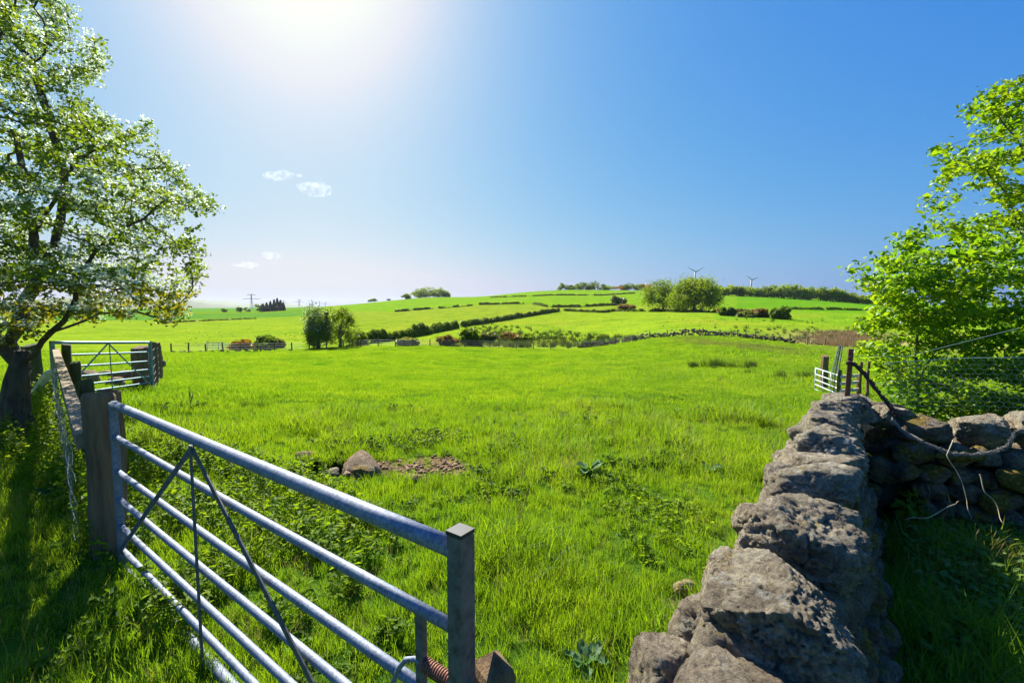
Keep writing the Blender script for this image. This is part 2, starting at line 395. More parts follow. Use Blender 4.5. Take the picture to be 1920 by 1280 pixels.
def hit(px, py):                 # ground point seen at a pixel of the photograph
    d = ray(px, py); hyp = math.hypot(d[0], d[1]); te = d[2] / hyp; ux, uy = d[0] / hyp, d[1] / hyp
    zz = height(_rr * ux, _rr * uy); el = (zz - H) / _rr; w = np.nonzero(el >= te)[0]
    r = _rr[w[0]] if len(w) else _rr[np.argmax(el[_rr > 300]) + int((_rr <= 300).sum())]
    return Vector((r * ux, r * uy, hz(r * ux, r * uy)))
def at_r(px, r, py=600):
    d = ray(px, py); hyp = math.hypot(d[0], d[1]); x, y = r * d[0] / hyp, r * d[1] / hyp
    return Vector((x, y, hz(x, y)))
def az_px(px): return math.atan((px - 960) / F)

# ------------------------------------------------------------------ terrain mesh with the fields' own colours
azs = np.concatenate([np.linspace(-math.pi, -.95, 60, endpoint=False), np.linspace(-.95, .95, 520), np.linspace(.95, math.pi, 60)[1:]])
rs = np.concatenate([[0.0001], np.linspace(.3, 8, 100), np.exp(np.linspace(math.log(8.1), math.log(7000), 250))])
AA, RR = np.meshgrid(azs, rs, indexing='ij')
X = RR * np.sin(AA); Yy = RR * np.cos(AA); Zz = height(X, Yy)
nA, nR = AA.shape
V = np.stack([X, Yy, Zz], 2).reshape(-1, 3)
ii, jj = np.meshgrid(np.arange(nA - 1), np.arange(nR - 1), indexing='ij'); q = (ii * nR + jj).ravel()
FC = np.stack([q, q + 1, q + nR + 1, q + nR], 1)[:, ::-1]
gm = mesh_np('ground', V, FC, True)

def interp_r(pxs, pys):          # distance of a field boundary drawn along the land
    a = []; r = []
    for x_, y_ in zip(pxs, pys):
        p = hit(x_, y_); a.append(az_px(x_)); r.append(math.hypot(p.x, p.y))
    return np.array(a), np.array(r)
HEDGE_A = [(672, 645), (740, 638), (800, 627), (858, 615)]
HEDGE_B = [(866, 613), (950, 600), (1048, 584)]
HEDGE_B2 = [(1058, 583), (1130, 586.5), (1150, 584), (1210, 584), (1300, 585), (1385, 588)]
HEDGE_C = [(738, 585), (800, 580), (845, 577), (885, 573.5)]
HEDGE_C2 = [(898, 572), (955, 570), (1000, 570), (1028, 576), (1080, 576), (1140, 573), (1166, 573)]
HEDGE_D = [(920, 558), (985, 556), (1045, 553.5), (1130, 554), (1190, 550)]
def bcurve(pts):
    a, r = interp_r([p[0] for p in pts], [p[1] for p in pts]); return a, r
ab, rb = bcurve([(600, 645)] + HEDGE_A + HEDGE_B + HEDGE_B2 + [(1500, 594), (1640, 597)])
ac, rc = bcurve([(640, 584)] + HEDGE_C + HEDGE_C2)
def smst(e0, e1, v): t = np.clip((v - e0) / (e1 - e0), 0, 1); return t * t * (3 - 2 * t)
pasture = np.array((.082, .182, .006)); midf = np.array((.185, .285, .014)); upper = np.array((.150, .280, .010))
deep = np.array((.085, .210, .020)); tan_ = np.array((.30, .23, .11)); brown = np.array((.16, .14, .05)); rough_ = np.array((.19, .24, .02))
C = np.tile(pasture, (V.shape[0], 1)); rr_ = RR.ravel(); aa_ = AA.ravel()
def put(mask, col):
    global C
    m = np.clip(mask, 0, 1)[:, None]; C = C * (1 - m) + np.array(col) * m
out78 = smst(77.5, 79, rr_)
put(out78, midf)
rbv = np.interp(aa_, ab, rb); rcv = np.interp(aa_, ac, rc)
put((rr_ > rbv) * (aa_ > az_px(640)), rough_ * .4 + midf * .6)
put((rr_ > rcv) * (aa_ > az_px(640)) * (aa_ < az_px(1250)), upper)
put((rr_ > 175) * (aa_ > az_px(1340)), upper * .9 + deep * .1)
put((rr_ > 320) * (aa_ > az_px(1380)) , np.array((.10, .25, .008)))
put(smst(385, 400, rr_) * smst(az_px(640), az_px(540), aa_), deep)
put(smst(620, 635, rr_) * smst(az_px(640), az_px(540), aa_), upper * .8)
put((rr_ > 900) * (aa_ < az_px(620)), deep * 1.1)
nz1 = fbm2(V[:, 0], V[:, 1], 30, 4, 3); nz2 = fbm2(V[:, 0], V[:, 1], 7, 4, 13)
put(smst(.1, .9, nz1) * smst(78, 90, rr_) * (1 - smst(300, 600, rr_)) * .5, (.24, .27, .02))
# dead reeds and bog on the right beyond the field fence
m = np.exp(-((aa_ - az_px(1590)) / .07) ** 2 - ((rr_ - 100) / 26) ** 2) * 2.2 * smst(79, 82, rr_); put(m * (.75 + .3 * nz2), tan_)
m = np.exp(-((aa_ - az_px(1900)) / .16) ** 2 - ((rr_ - 62) / 22) ** 2) * 1.8; put(m * (.7 + .4 * nz2), tan_)
m = np.exp(-((aa_ - az_px(900)) / .11) ** 2 - ((rr_ - 86) / 8) ** 2) * smst(79, 81, rr_); put(m * (.7 + .4 * nz2), brown)
# weedy strip on the near mound
m = smst(.35, .75, np.exp(-((aa_ - az_px(1370) - (rr_ - 62) * -.004) / .10) ** 2 - ((rr_ - 60) / 7) ** 2)); put(m * np.clip(.6 + .5 * nz2, 0, 1), (.085, .10, .02))
# bare earth and the pit by the field stones
def blob(x0, y0, sx, sy, pw=2): return np.exp(-(np.abs((V[:, 0] - x0) / sx) ** pw + np.abs((V[:, 1] - y0) / sy) ** pw))
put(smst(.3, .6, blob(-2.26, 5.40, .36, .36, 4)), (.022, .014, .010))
nz3 = fbm2(V[:, 0], V[:, 1], .35, 3, 23)
put(smst(.35, .6, blob(-1.10, 5.52, .62, .36) + .35 * nz3), (.30, .17, .095))
put(smst(.5, .8, blob(1.06, 2.66, .26, .2) + .3 * nz3), (.36, .27, .12))
put(smst(.35, .6, blob(-10.0, 11.6, 1.3, .45) + .2 * nz2), (.28, .17, .09))
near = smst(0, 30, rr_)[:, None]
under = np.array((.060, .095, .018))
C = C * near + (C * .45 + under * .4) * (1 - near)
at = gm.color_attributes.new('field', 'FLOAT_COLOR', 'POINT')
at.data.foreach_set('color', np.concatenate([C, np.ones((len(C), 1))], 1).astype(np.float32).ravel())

def ground_mat():
    m, t, out = mat_new('ground_cover'); L = t.links
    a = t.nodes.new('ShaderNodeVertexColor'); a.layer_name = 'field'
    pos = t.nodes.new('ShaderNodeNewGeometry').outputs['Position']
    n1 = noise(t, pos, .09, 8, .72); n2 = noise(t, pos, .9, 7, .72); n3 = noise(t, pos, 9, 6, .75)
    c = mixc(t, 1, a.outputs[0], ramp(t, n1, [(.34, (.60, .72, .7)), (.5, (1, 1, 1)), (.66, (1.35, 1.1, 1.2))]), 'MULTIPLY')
    c = mixc(t, .8, c, ramp(t, n2, [(.36, (.40, .50, .4)), (.48, (.95, .95, 1)), (.64, (1.35, 1.22, 1.2))]), 'MULTIPLY')
    c = mixc(t, .6, c, ramp(t, n3, [(.32, (.45, .50, .5)), (.5, (1, 1, 1)), (.7, (1.3, 1.25, 1.2))]), 'MULTIPLY')
    p = t.nodes.new('ShaderNodeBsdfDiffuse'); L.new(c, p.inputs['Color'])
    h = mth(t, 'ADD', mth(t, 'MULTIPLY', n2, .5), mth(t, 'MULTIPLY', n3, .12))
    L.new(bump(t, h, .8, .35), p.inputs['Normal'])
    L.new(p.outputs[0], out.inputs[0]); return m
M['ground'] = ground_mat()
ground = link('ground', gm, M['ground']); tag(ground, 'green pasture land rising to low hills with fields of different greens', kind='structure')

# distant hills on the left skyline
def hills(name, pts, r, label):
    prof = sorted(pts); v = []; f = []
    xs = np.linspace(prof[0][0], prof[-1][0], 90); ys = np.interp(xs, [p[0] for p in prof], [p[1] for p in prof])
    for k, (x_, y_) in enumerate(zip(xs, ys)):
        y_ += .5 * math.sin(x_ * .13) + .3 * math.sin(x_ * .31)
        d = ray(x_, y_); hyp = math.hypot(d[0], d[1]); top = H + r * d[2] / hyp
        for j, (dr, hh) in enumerate(((-.16, 0), (-.08, .55), (0, 1), (.1, .6), (.2, 0))):
            rr = r * (1 + dr); v.append((rr * d[0] / hyp, rr * d[1] / hyp, -25 + (top + 25) * hh))
    for k in range(len(xs) - 1):
        for j in range(4): a = k * 5 + j; f.append((a, a + 5, a + 6, a + 1))
    me = mesh_np(name, v, f, True); o = link(name, me, M['hill']); tag(o, label, kind='structure'); return o
M['hill'] = simple_mat('hill_moor', (.10, .13, .06), .95, 0, .25, .0015, 0)
hills('distant_hills', [(-300, 575), (150, 560), (330, 557), (372, 561), (400, 563.5), (420, 564), (455, 568), (480, 570), (510, 567), (545, 568), (580, 573), (640, 576), (700, 577)], 5200, 'hazy blue moorland hills on the far left skyline')
hills('near_hill', [(-300, 570), (200, 556), (330, 560), (360, 564), (400, 572), (450, 577)], 2300, 'pale green farmed hillside behind the hawthorn')

# ------------------------------------------------------------------ rocks
_ico = {}
def ico(sub):
    if sub in _ico: return _ico[sub]
    import bmesh
    bm = bmesh.new(); bmesh.ops.create_icosphere(bm, subdivisions=sub, radius=1)
    v = np.array([q.co[:] for q in bm.verts]); f = np.array([[q.index for q in fc.verts] for fc in bm.faces]); bm.free()
    _ico[sub] = (v, f); return _ico[sub]
def rock_mesh(name, size, seed, sub=3, planes=13, rough=.06, block=.5):
    planes += 7
    g = np.random.default_rng(seed); v, f = ico(sub); v = v.copy()
    pn = g.normal(size=(planes, 3)); pn /= np.linalg.norm(pn, axis=1)[:, None]; pd = g.uniform(.62, .95, planes)
    ax = np.concatenate([np.eye(3), -np.eye(3)]) + g.normal(scale=.13, size=(6, 3)); ax /= np.linalg.norm(ax, axis=1)[:, None]
    pn = np.concatenate([pn, ax]); pd = np.concatenate([pd, g.uniform(block + .18, block + .36, 6)])
    dots = v @ pn.T; rr = np.where(dots > .05, pd[None, :] / np.maximum(dots, .05), 9)
    # soft minimum, so edges are worn rather than knife sharp
    k = 42.0; rad = -np.log(np.exp(-k * np.minimum(rr, 4)).sum(1)) / k
    rad = np.minimum(rad, 1.25)
    p = v * rad[:, None]
    # chips: shallow scoops broken off the edges, each with its own flat floor
    for c_ in range(24):
        n_ = g.normal(size=3); n_ /= np.linalg.norm(n_); d_ = p @ n_; mx = d_.max(); cut = mx - g.uniform(.02, .11)
        over = np.clip(d_ - cut, 0, None); p = p - n_[None, :] * (over * .92)[:, None]
    wq = p + .10 * np.stack([fbm(p * 2.5 + seed + 9 * j, 2, seed + j) for j in range(3)], 1)
    cell = vnoise(np.floor(wq * np.array((2.4, 2.4, 4.5)) + seed) + .5, seed + 5)       # broken ledges
    if sub >= 4: p = p + v * (rough * .32 * cell)[:, None]
    p = p + v * (rough * .35 * fbm(p * 1.9 + seed, 2, seed))[:, None] - v * (rough * .8 * np.abs(fbm(p * np.array((4, 4, 7.)) + seed, 4, seed + 3)))[:, None]
    crack = np.abs(vnoise(wq * 3.1 + seed, seed + 21)) ; p = p - v * (rough * .9 * np.clip(1 - crack / .07, 0, 1))[:, None]
    if sub >= 4: p = p - v * (rough * .75 * np.abs(fbm(p * 11 + seed, 4, seed + 8, .65)))[:, None]
    p = p / (np.abs(p).max(0) + 1e-6) * (np.array(size) / 2)
    return mesh_np(name, p, f, sub >= 3)

def place_rock(me, loc, rot, parent, mat, name='stone', scale=(1, 1, 1)):
    o = bpy.data.objects.new(name, me); COL.objects.link(o)
    if not me.materials: me.materials.append(mat)
    o.location = loc; o.rotation_euler = rot; o.scale = scale; o.parent = parent
    return o

# --- the field wall the photographer stands at
wdir = Vector((.605, .796, 0)); wn = Vector((-.796, .605, 0))     # along, and out to the field side
W0 = Vector((1.01, 1.40, 0)) - wdir * .62
LEN = 4.45
WALLROT = math.atan2(wdir.y, wdir.x)
main_wall = thing('dry_stone_wall', 'weathered dry stone wall running from the bottom right towards the rusty iron post', 'stone wall', (W0.x, W0.y, 0), rotz=WALLROT)
def Wl(s, o, z): return Vector((s, o, z))      # wall's own space: x along, y = towards the field
varm = [rock_mesh('stone_mesh', (1, 1, 1), 100 + k, 4, 10, .09, .5) for k in range(14)]
for m_ in varm: m_.materials.append(M['rock'])
varm2 = [rock_mesh('mossy_stone_mesh', (1, 1, 1), 200 + k, 4, 10, .09, .5) for k in range(10)]
for m_ in varm2: m_.materials.append(M['rock_moss'])
def course_wall(parent, length, h, base_w, top_w, side_mats, z0=0.0, s0=0.0, seed=1, centre=0.0, smin=.2, smax=.40):
    g = random.Random(seed)
    for side in (1, -1):
        z = z0 - .06
        while z < h - .05:
            ch = g.uniform(.13, .21); s = s0 + g.uniform(-.05, .12)
            while s < s0 + length:
                L_ = g.uniform(smin, smax); zz = z + ch / 2
                w = base_w + (top_w - base_w) * max(0, zz) / h
                o = centre + side * (w / 2 - .09) + g.uniform(-.025, .025)
                me = g.choice(side_mats[0] if side > 0 else side_mats[1])
                place_rock(me, (s + L_ / 2, o, zz + g.uniform(-.015, .015)), (g.uniform(-.2, .2), g.uniform(-.15, .15), g.uniform(-.2, .2)), parent, None,
                           'stone', (L_ * 1.12, g.uniform(.24, .32), ch * 1.22))
                s += L_ * .97
            z += ch * .93
course_wall(main_wall, LEN, .79, .78, .34, (varm, varm2), seed=3, centre=.14)
core = MB(); core.box((LEN / 2, .12, .28), (LEN - .3, .34, .8), taper=.6)
core.build('rubble_core', M['peat'], main_wall)
# cope stones, one by one from the near end: along, across, height of centre, size, turn, seed
COPE = [
 # s,    o,    z,    lx,  ly,  lz,  rz, rx, ry, seed, sub
 (.12,  .10, .78, .30, .36, .22, .3, .05, .05, 31, 4),
 (.20,  .36, .72, .26, .24, .24, .6, .2, .1, 32, 4),
 (.50,  .11, .88, .54, .44, .32, .15, -.10, .10, 33, 5),
 (.50,  .33, .73, .30, .26, .26, .5, .3, .1, 34, 4),
 (.78,  .30, .80, .26, .22, .22, .2, .2, 0, 35, 4),
 (.95,  .10, .92, .40, .42, .30, -.3, .25, -.25, 36, 5),
 (1.27, .10, .90, .35, .42, .26, .35, -.1, .12, 37, 5),
 (1.30, .32, .82, .36, .20, .20, .3, .25, .1, 38, 4),
 (1.62, .10, .93, .38, .42, .26, .1, .1, -.1, 39, 5),
 (2.02, .12, .90, .40, .44, .25, -.3, -.2, .08, 40, 4),
 (2.40, .09, .94, .37, .42, .26, .2, .08, -.12, 41, 4),
 (2.74, .11, .90, .34, .42, .27, .5, -.2, .1, 42, 4),
 (3.06, .08, .94, .36, .40, .26, .3, .1, 0, 43, 4),
 (3.42, .09, .92, .35, .42, .24, -.2, -.08, .1, 44, 4),
 (3.78, .06, .93, .35, .42, .26, .1, .1, -.1, 45, 4),
 (4.14, .02, .92, .42, .50, .26, .25, -.1, .1, 46, 4),
 (4.50, .05, .88, .40, .44, .30, .1, .1, .1, 47, 4),
 (4.30, -.30, .86, .34, .30, .24, .6, .1, .1, 48, 4),
]
for s, o, z, lx, ly, lz, rz, rx, ry, sd, sub in COPE:
    me = rock_mesh('cope_stone', (lx, ly, lz), sd, 6 if sd in (33, 36) else 5, 9, .085, .5)
    ob = place_rock(me, (s, o, z), (rx, ry, rz), main_wall, M['rock'], 'cope_stone')
for s, o, z, sz, sd in ((4.45, -.34, .55, (.42, .40, .34), 81), (4.40, -.36, .22, (.5, .42, .4), 82), (4.62, -.30, .82, (.36, .34, .26), 83), (4.15, -.28, .40, (.36, .3, .3), 84)):
    place_rock(rock_mesh('stone', sz, sd, 4, 9, .085, .5), (s, o, z), (.1, .1, sd), main_wall, M['rock_moss'], 'stone')
# boulder standing behind the post, where the wall steps down
b_ = at_y(1618, 742, 5.1)
blk = thing('boulder', 'rounded pale boulder on the wall end just right of the rusty iron post', 'boulder', (b_.x, b_.y, hz(b_.x, b_.y)))
place_rock(rock_mesh('boulder', (.46, .46, 1.12), 71, 4, 8, .06), (0, 0, .50), (0, 0, .3), blk, M['rock'], 'stone')

# --- cross wall going right
c0 = Vector((3.42, 4.05, 0)); c1 = Vector((7.6, 2.75, 0)); cdir = (c1 - c0).normalized(); CL = (c1 - c0).length
cross = thing('dry_stone_wall', 'low dry stone wall with orange moss crossing behind the shaded grass corner at right', 'stone wall', (c0.x, c0.y, 0), rotz=math.atan2(cdir.y, cdir.x))
course_wall(cross, CL, .72, .62, .40, (varm, varm2), seed=11, centre=-.05, smin=.12, smax=.30)
core = MB(); core.box((CL / 2, -.05, .25), (CL, .26, .75), taper=.7); core.build('rubble_core', M['peat'], cross)
s = .0; k = 0
for L_, hh_, z_ in ((.40, .24, .80), (.42, .30, .82), (.44, .34, .86), (.30, .26, .84), (.42, .30, .84), (.4, .3, .82), (.44, .3, .84), (.4, .3, .82), (.44, .3, .84), (.4, .3, .8)):
    me = rock_mesh('cope_stone', (L_ * 1.08, .46, hh_), 300 + k, 5, 9, .06, .5)
    place_rock(me, (s + L_ / 2, -.05, z_), (random.uniform(-.15, .15), random.uniform(-.15, .15), random.uniform(-.3, .3)), cross, M['rock'] if k % 3 else M['rock_moss'], 'cope_stone')
    s += L_; k += 1
# moss cushions growing on the face towards us
for (s, z, a, b) in ((.72, .50, .34, .2), (.9, .36, .22, .2), (1.15, .24, .36, .22), (1.5, .22, .36, .18), (1.35, .10, .34, .2), (.55, .30, .2, .2), (1.75, .10, .4, .2), (.35, .66, .36, .1)):
    me = rock_mesh('moss_cushion', (a, .13, b), int(s * 100 + z * 10), 3, 5, .10, .7)
    ob = place_rock(me, (s, -.05 - .37 + z * .12, z), (0, 0, 0), cross, M['moss'], 'moss_cushion')

# ------------------------------------------------------------------ near gate
G0 = Vector((-2.785, 3.139, 0)); G1 = Vector((-.140, 1.205, 0)); gdir = (G1 - G0).normalized(); GL = (G1 - G0).length
gn = Vector((-gdir.y, gdir.x, 0))
gate = thing('field_gate', 'galvanised steel field gate standing open in the left foreground', 'gate', (G0.x, G0.y, 0), rotz=math.atan2(gdir.y, gdir.x))
RZ = [1.19, .957, .71, .51, .315, .145, .015]
def gate_parts(g, L_, rz, mat, detail=True, tubes=.0185, top=.028, apex=None, stile=.05, both=True):
    for k, z in enumerate(rz):
        m_ = MB(); r_ = top if k in (0, len(rz) - 1) else tubes
        n = 16 if detail else 8
        # rails are very slightly bowed
        m_.tube([(x_, .0015 * math.sin(x_ * 2 + k), z - .004 * math.sin(math.pi * x_ / L_)) for x_ in np.linspace(.015, L_ - .02, 9)], r_, n)
        m_.build('rail', mat, g, True)
    a = apex if apex is not None else L_ * .46
    z0, z1 = rz[-1], rz[0]
    def flat(p, q, w, t, y):
        m_ = MB(); p = Vector(p); q = Vector(q); d = q - p; ang = math.atan2(d.z, d.x)
        m_.box((p + q) / 2 + Vector((0, y, 0)), (d.length, t, w), Matrix.Rotation(-ang, 3, 'Y')); return m_
    yo = -top - .004
    bm_ = M['galv_shaded'] if detail else mat
    flat((a, 0, z1 - .02), (.05, 0, rz[-2]), .032, .006, yo).build('brace', bm_, g)
    flat((a, 0, z1 - .02), (L_ - .08, 0, z0 + .03), .032, .006, yo - .007).build('brace', bm_, g)
    flat((a + .012, 0, z1 - .01), (a + .03, 0, z0), .026, .006, yo - .014).build('brace', bm_, g)
gate_parts(gate, GL, RZ, M['galv'], apex=1.50)
m_ = MB(); m_.box((GL - .002, 0, .62), (.052, .052, 1.24)); m_.box((GL - .002, .030, .62), (.040, .012, 1.22)); m_.build('latch_stile', M['galv_shaded'], gate)
m_ = MB(); m_.box((GL - .002, 0, 1.245), (.056, .056, .012)); m_.build('end_cap', M['rubber'], gate)
m_ = MB(); m_.box((-.004, 0, .60), (.042, .042, 1.20)); m_.build('hinge_stile', M['galv'], gate)
m_ = MB(); m_.box((GL - .165, 0, .445), (.034, .016, 1.02)); m_.build('latch_bar', M['galv_shaded'], gate)
# spring latch: handle rod bent through the bar, and coil spring
m_ = MB()
pts = [Vector((GL - .30, -.005, .60)), Vector((GL - .29, -.01, .66)), Vector((GL - .255, -.012, .735)), Vector((GL - .225, -.010, .775)), Vector((GL - .19, -.004, .79)), Vector((GL - .165, 0, .79)), Vector((GL + .05, 0, .79))]
m_.tube(pts, .0085, 10); m_.build('latch_handle', M['galv'], gate, True)
m_ = MB(); turns = 13; pts = []
for k in range(turns * 12 + 1):
    a = 2 * math.pi * k / 12; x_ = GL - .150 + .120 * k / (turns * 12); pts.append((x_, .019 * math.cos(a), .79 + .019 * math.sin(a)))
m_.tube(pts, .0036, 6); m_.build('spring', M['spring'], gate, True)
for k, z in enumerate((1.12, .12)):
    m_ = MB(); m_.box((-.045, 0, z), (.07, .03, .05)); m_.tube([(-.012, 0, z - .06), (-.012, 0, z + .06)], .012, 10)
    m_.build('hinge', M['rust'], gate)

# ---- wooden posts with worn tops
def wood_post(name, label, loc, w, d, h, mat, rotz=0, group=None, top='flat', lean=(0, 0), round_=True, buried=.3, cat='post', parent=None):
    n = 14 if round_ else 4; seg = 10; v = []; f = []
    g = np.random.default_rng(int(abs(loc[0] * 31 + loc[1] * 77) * 10) % 99999)
    ph = g.uniform(0, 6, 4)
    zz = list(np.linspace(-buried, h - .02, seg)) + [h]
    for k, z in enumerate(zz):
        sc_ = 1 - .06 * max(z, 0) / h
        if k == seg: sc_ *= .88
        for i in range(n):
            if round_:
                a = 2 * math.pi * i / n; q = .5 * (1 + .05 * math.sin(3 * a + ph[0]) + .04 * math.sin(5 * a + ph[1] + z * 2))
                x_, y_ = q * w * math.copysign(abs(math.cos(a)) ** .75, math.cos(a)), q * d * math.copysign(abs(math.sin(a)) ** .75, math.sin(a))
            else:
                x_, y_ = ((-.5, -.5), (.5, -.5), (.5, .5), (-.5, .5))[i]; x_ *= w; y_ *= d
            x_ += .006 * math.sin(z * 7 + ph[2]); y_ += .006 * math.sin(z * 6 + ph[3])
            zt = z + (w * .10 * math.sin(a + ph[0]) if (k == seg and round_) else 0)
            v.append((x_ * sc_ + lean[0] * z, y_ * sc_ + lean[1] * z, zt))
    for k in range(seg):
        for i in range(n):
            a_ = k * n + i; b_ = k * n + (i + 1) % n; f.append((a_, b_, b_ + n, a_ + n))
    if top == 'point':
        v.append((lean[0] * h, lean[1] * h, h + w * .38)); ap = len(v) - 1
        for i in range(n): f.append((seg * n + i, seg * n + (i + 1) % n, ap))
    else: f.append(tuple(seg * n + i for i in range(n)))
    m_ = MB(); m_.v = [tuple(q) for q in v]; m_.f = f
    o = m_.build(name, mat, parent); o.location = loc; o.rotation_euler = (0, 0, rotz)
    if parent is None: tag(o, label, cat, group)
    return o
hp = at_y(188, 800, 3.22)
wood_post('gate_post', 'thick dark weathered wooden post carrying the open foreground gate', (hp.x - .02, hp.y + .04, 0), .20, .17, 1.245, M['post'], rotz=.5)
hp2 = at_y(225, 800, 3.55)
wood_post('gate_post', 'slimmer wooden post tight behind the hinge post of the foreground gate', (hp2.x - .06, hp2.y, 0), .15, .13, 1.22, M['post'], rotz=.2)
lp = at_z(925, 1226, .86)
wood_post('latch_post', 'square wooden post with four sided pointed top at the bottom edge beside the gate end', (lp.x, lp.y + .02, 0), .105, .105, .815, M['post'], rotz=.55, top='point', round_=False)

# ------------------------------------------------------------------ fence from hinge post back to the second gate
fa = at_y(158, 826, 3.22); fb = Vector((-7.85, 7.8, 1.12))
fence = thing('rail_fence', 'rail fence with lichened top board and drooping wire netting behind the foreground gate', 'fence', (0, 0, 0))
d = fb - fa; Lr = d.length; m_ = MB()
seg = 16
rot = d.to_track_quat('Y', 'Z').to_matrix()
for k in range(1):
    vs = []; 
    for i in range(seg + 1):
        c_ = fa + d * (i / seg) + Vector((0, 0, -.012 * math.sin(math.pi * i / seg)))
        for x_, z_ in ((-.045, -.055), (.045, -.055), (.045, .055), (-.045, .055)):
            vs.append(c_ + rot @ Vector((x_ + random.uniform(-.003, .003), 0, z_ + random.uniform(-.003, .003))))
    fs = [(0, 1, 2, 3), tuple(seg * 4 + q for q in (3, 2, 1, 0))]
    for i in range(seg):
        for q_ in range(4): a = i * 4 + q_; b = i * 4 + (q_ + 1) % 4; fs.append((a, a + 4, b + 4, b))
    m_.add(vs, fs)
m_.build('top_board', M['rail_wood'], fence)
for (yy_, top) in ((4.8, 1.10), (6.2, 1.12), (7.75, 1.25)):
    t_ = (yy_ - fa.y) / (fb.y - fa.y); p = fa + d * t_
    wood_post('post', None, (p.x + .12, p.y + .07, hz(p.x, p.y)), .13, .12, top - hz(p.x, p.y), M['post_green'], rotz=.7, parent=fence)
# netting: line wires and uprights
m_ = MB()
for k, dz in enumerate((-.16, -.30, -.44, -.58, -.74)):
    m_.tube([fa + d * t_ + Vector((-.05 + .02 * math.sin(t_ * 30 + k), -.05, dz + .02 * math.sin(t_ * 22 + k * 2))) for t_ in np.linspace(0, 1, 40)], .0022, 4, False)
for t_ in np.linspace(0.01, .99, 44):
    b = fa + d * t_; m_.tube([b + Vector((-.05 + .02 * math.sin(t_ * 60 + z_ * 8), -.05, z_)) for z_ in (-.05, -.25, -.45, -.6, -.76)], .002, 4, False)
m_.build('wire_netting', M['wire'], fence)
# big green gatepost by the tree and a leaning plank
p = at_y(60, 700, 8.3)
wood_post('gate_post', 'broad green algae covered wooden post right of the hawthorn trunk', (p.x, p.y, hz(p.x, p.y)), .30, .26, 1.2 - hz(p.x, p.y), M['post_green'])
p = at_y(76, 742, 7.4)
m_ = MB(); m_.box((0, 0, .28), (.05, .16, .75), Euler((.3, .75, .2)).to_matrix()); o = m_.build('plank', M['white_wood']); o.location = (p.x, p.y, hz(p.x, p.y)); tag(o, 'short grey plank leaning against the broad green post', 'plank')

# ------------------------------------------------------------------ second gate
A = at_y(97, 641, 7.75); B = at_y(281, 641, 10.4)
g2d = Vector((B.x - A.x, B.y - A.y, 0)); L2 = g2d.length
gate2 = thing('field_gate', 'closed galvanised field gate farther back left beneath the hawthorn branches', 'gate', (A.x, A.y, A.z - 1.1), rotz=math.atan2(g2d.y, g2d.x))
rz2 = [1.09, .87, .66, .47, .31, .17, .04]
gate_parts(gate2, L2, rz2, M['galv_teal'], detail=False, apex=L2 * .48)
m_ = MB(); m_.box((L2, 0, .56), (.05, .05, 1.12)); m_.build('latch_stile', M['galv_teal'], gate2)
m_ = MB(); m_.box((0, 0, .56), (.05, .05, 1.12)); m_.build('hinge_stile', M['galv_teal'], gate2)
# shear the gate down the slope: it hangs a little low at its latch end
sl_ = (B.z - A.z) / L2
for o in gate2.children:
    co = np.empty(len(o.data.vertices) * 3, np.float32); o.data.vertices.foreach_get('co', co); co = co.reshape(-1, 3); co[:, 2] += co[:, 0] * sl_
    o.data.vertices.foreach_set('co', co.ravel()); o.data.update()
p = at_y(264, 700, 10.7)
wood_post('gate_post', 'wide dark reddish wooden post behind the latch end of the second gate', (p.x, p.y, hz(p.x, p.y)), .34, .3, 1.85 - 75 * 10.7 / F - hz(p.x, p.y) + .05, M['post'])
p = at_y(281, 664, 22.0); zg = hz(p.x, p.y)
pil = thing('wall_stub', 'low mossy stub of stone wall just beyond the second gate', 'stone wall', (p.x, p.y, zg))
for k, (x_, z_, w_, h_) in enumerate(((-.35, .25, .6, .5), (.3, .22, .65, .46), (-.3, .62, .6, .36), (.28, .60, .56, .36), (0, .9, .9, .3))):
    place_rock(rock_mesh('stone', (w_, .6, h_ * 1.15), 500 + k, 3, 8, .07), (x_, 0, z_), (0, 0, .2 * k), pil, M['rock_moss'] if k < 4 else M['moss'], 'stone')
# curved netting by the pillar
net = thing('wire_fence', 'curved wire netting with small posts sweeping right from the second gate', 'fence', (0, 0, 0))
pts = []
for t_ in np.linspace(0, 1, 14):
    px_ = 288 + 14 * math.sin(t_ * math.pi / 2); yy_ = 9.9 + 4.5 * t_; q = at_y(px_, 700, yy_); pts.append(Vector((q.x, q.y, hz(q.x, q.y))))
m_ = MB()
for z_ in (.08, .22, .36, .52, .7, .9): m_.tube([p_ + Vector((0, 0, z_ + .01 * random.random())) for p_ in pts], .004, 4, False)
for p_ in pts: m_.tube([p_ + Vector((0, 0, .06)), p_ + Vector((.0, 0, .92))], .0035, 4, False)
m_.build('wire_netting', M['wire'], net)
for k in (3, 8, 13): wood_post('post', None, tuple(pts[k]), .09, .09, 1.05, M['post'], parent=net)

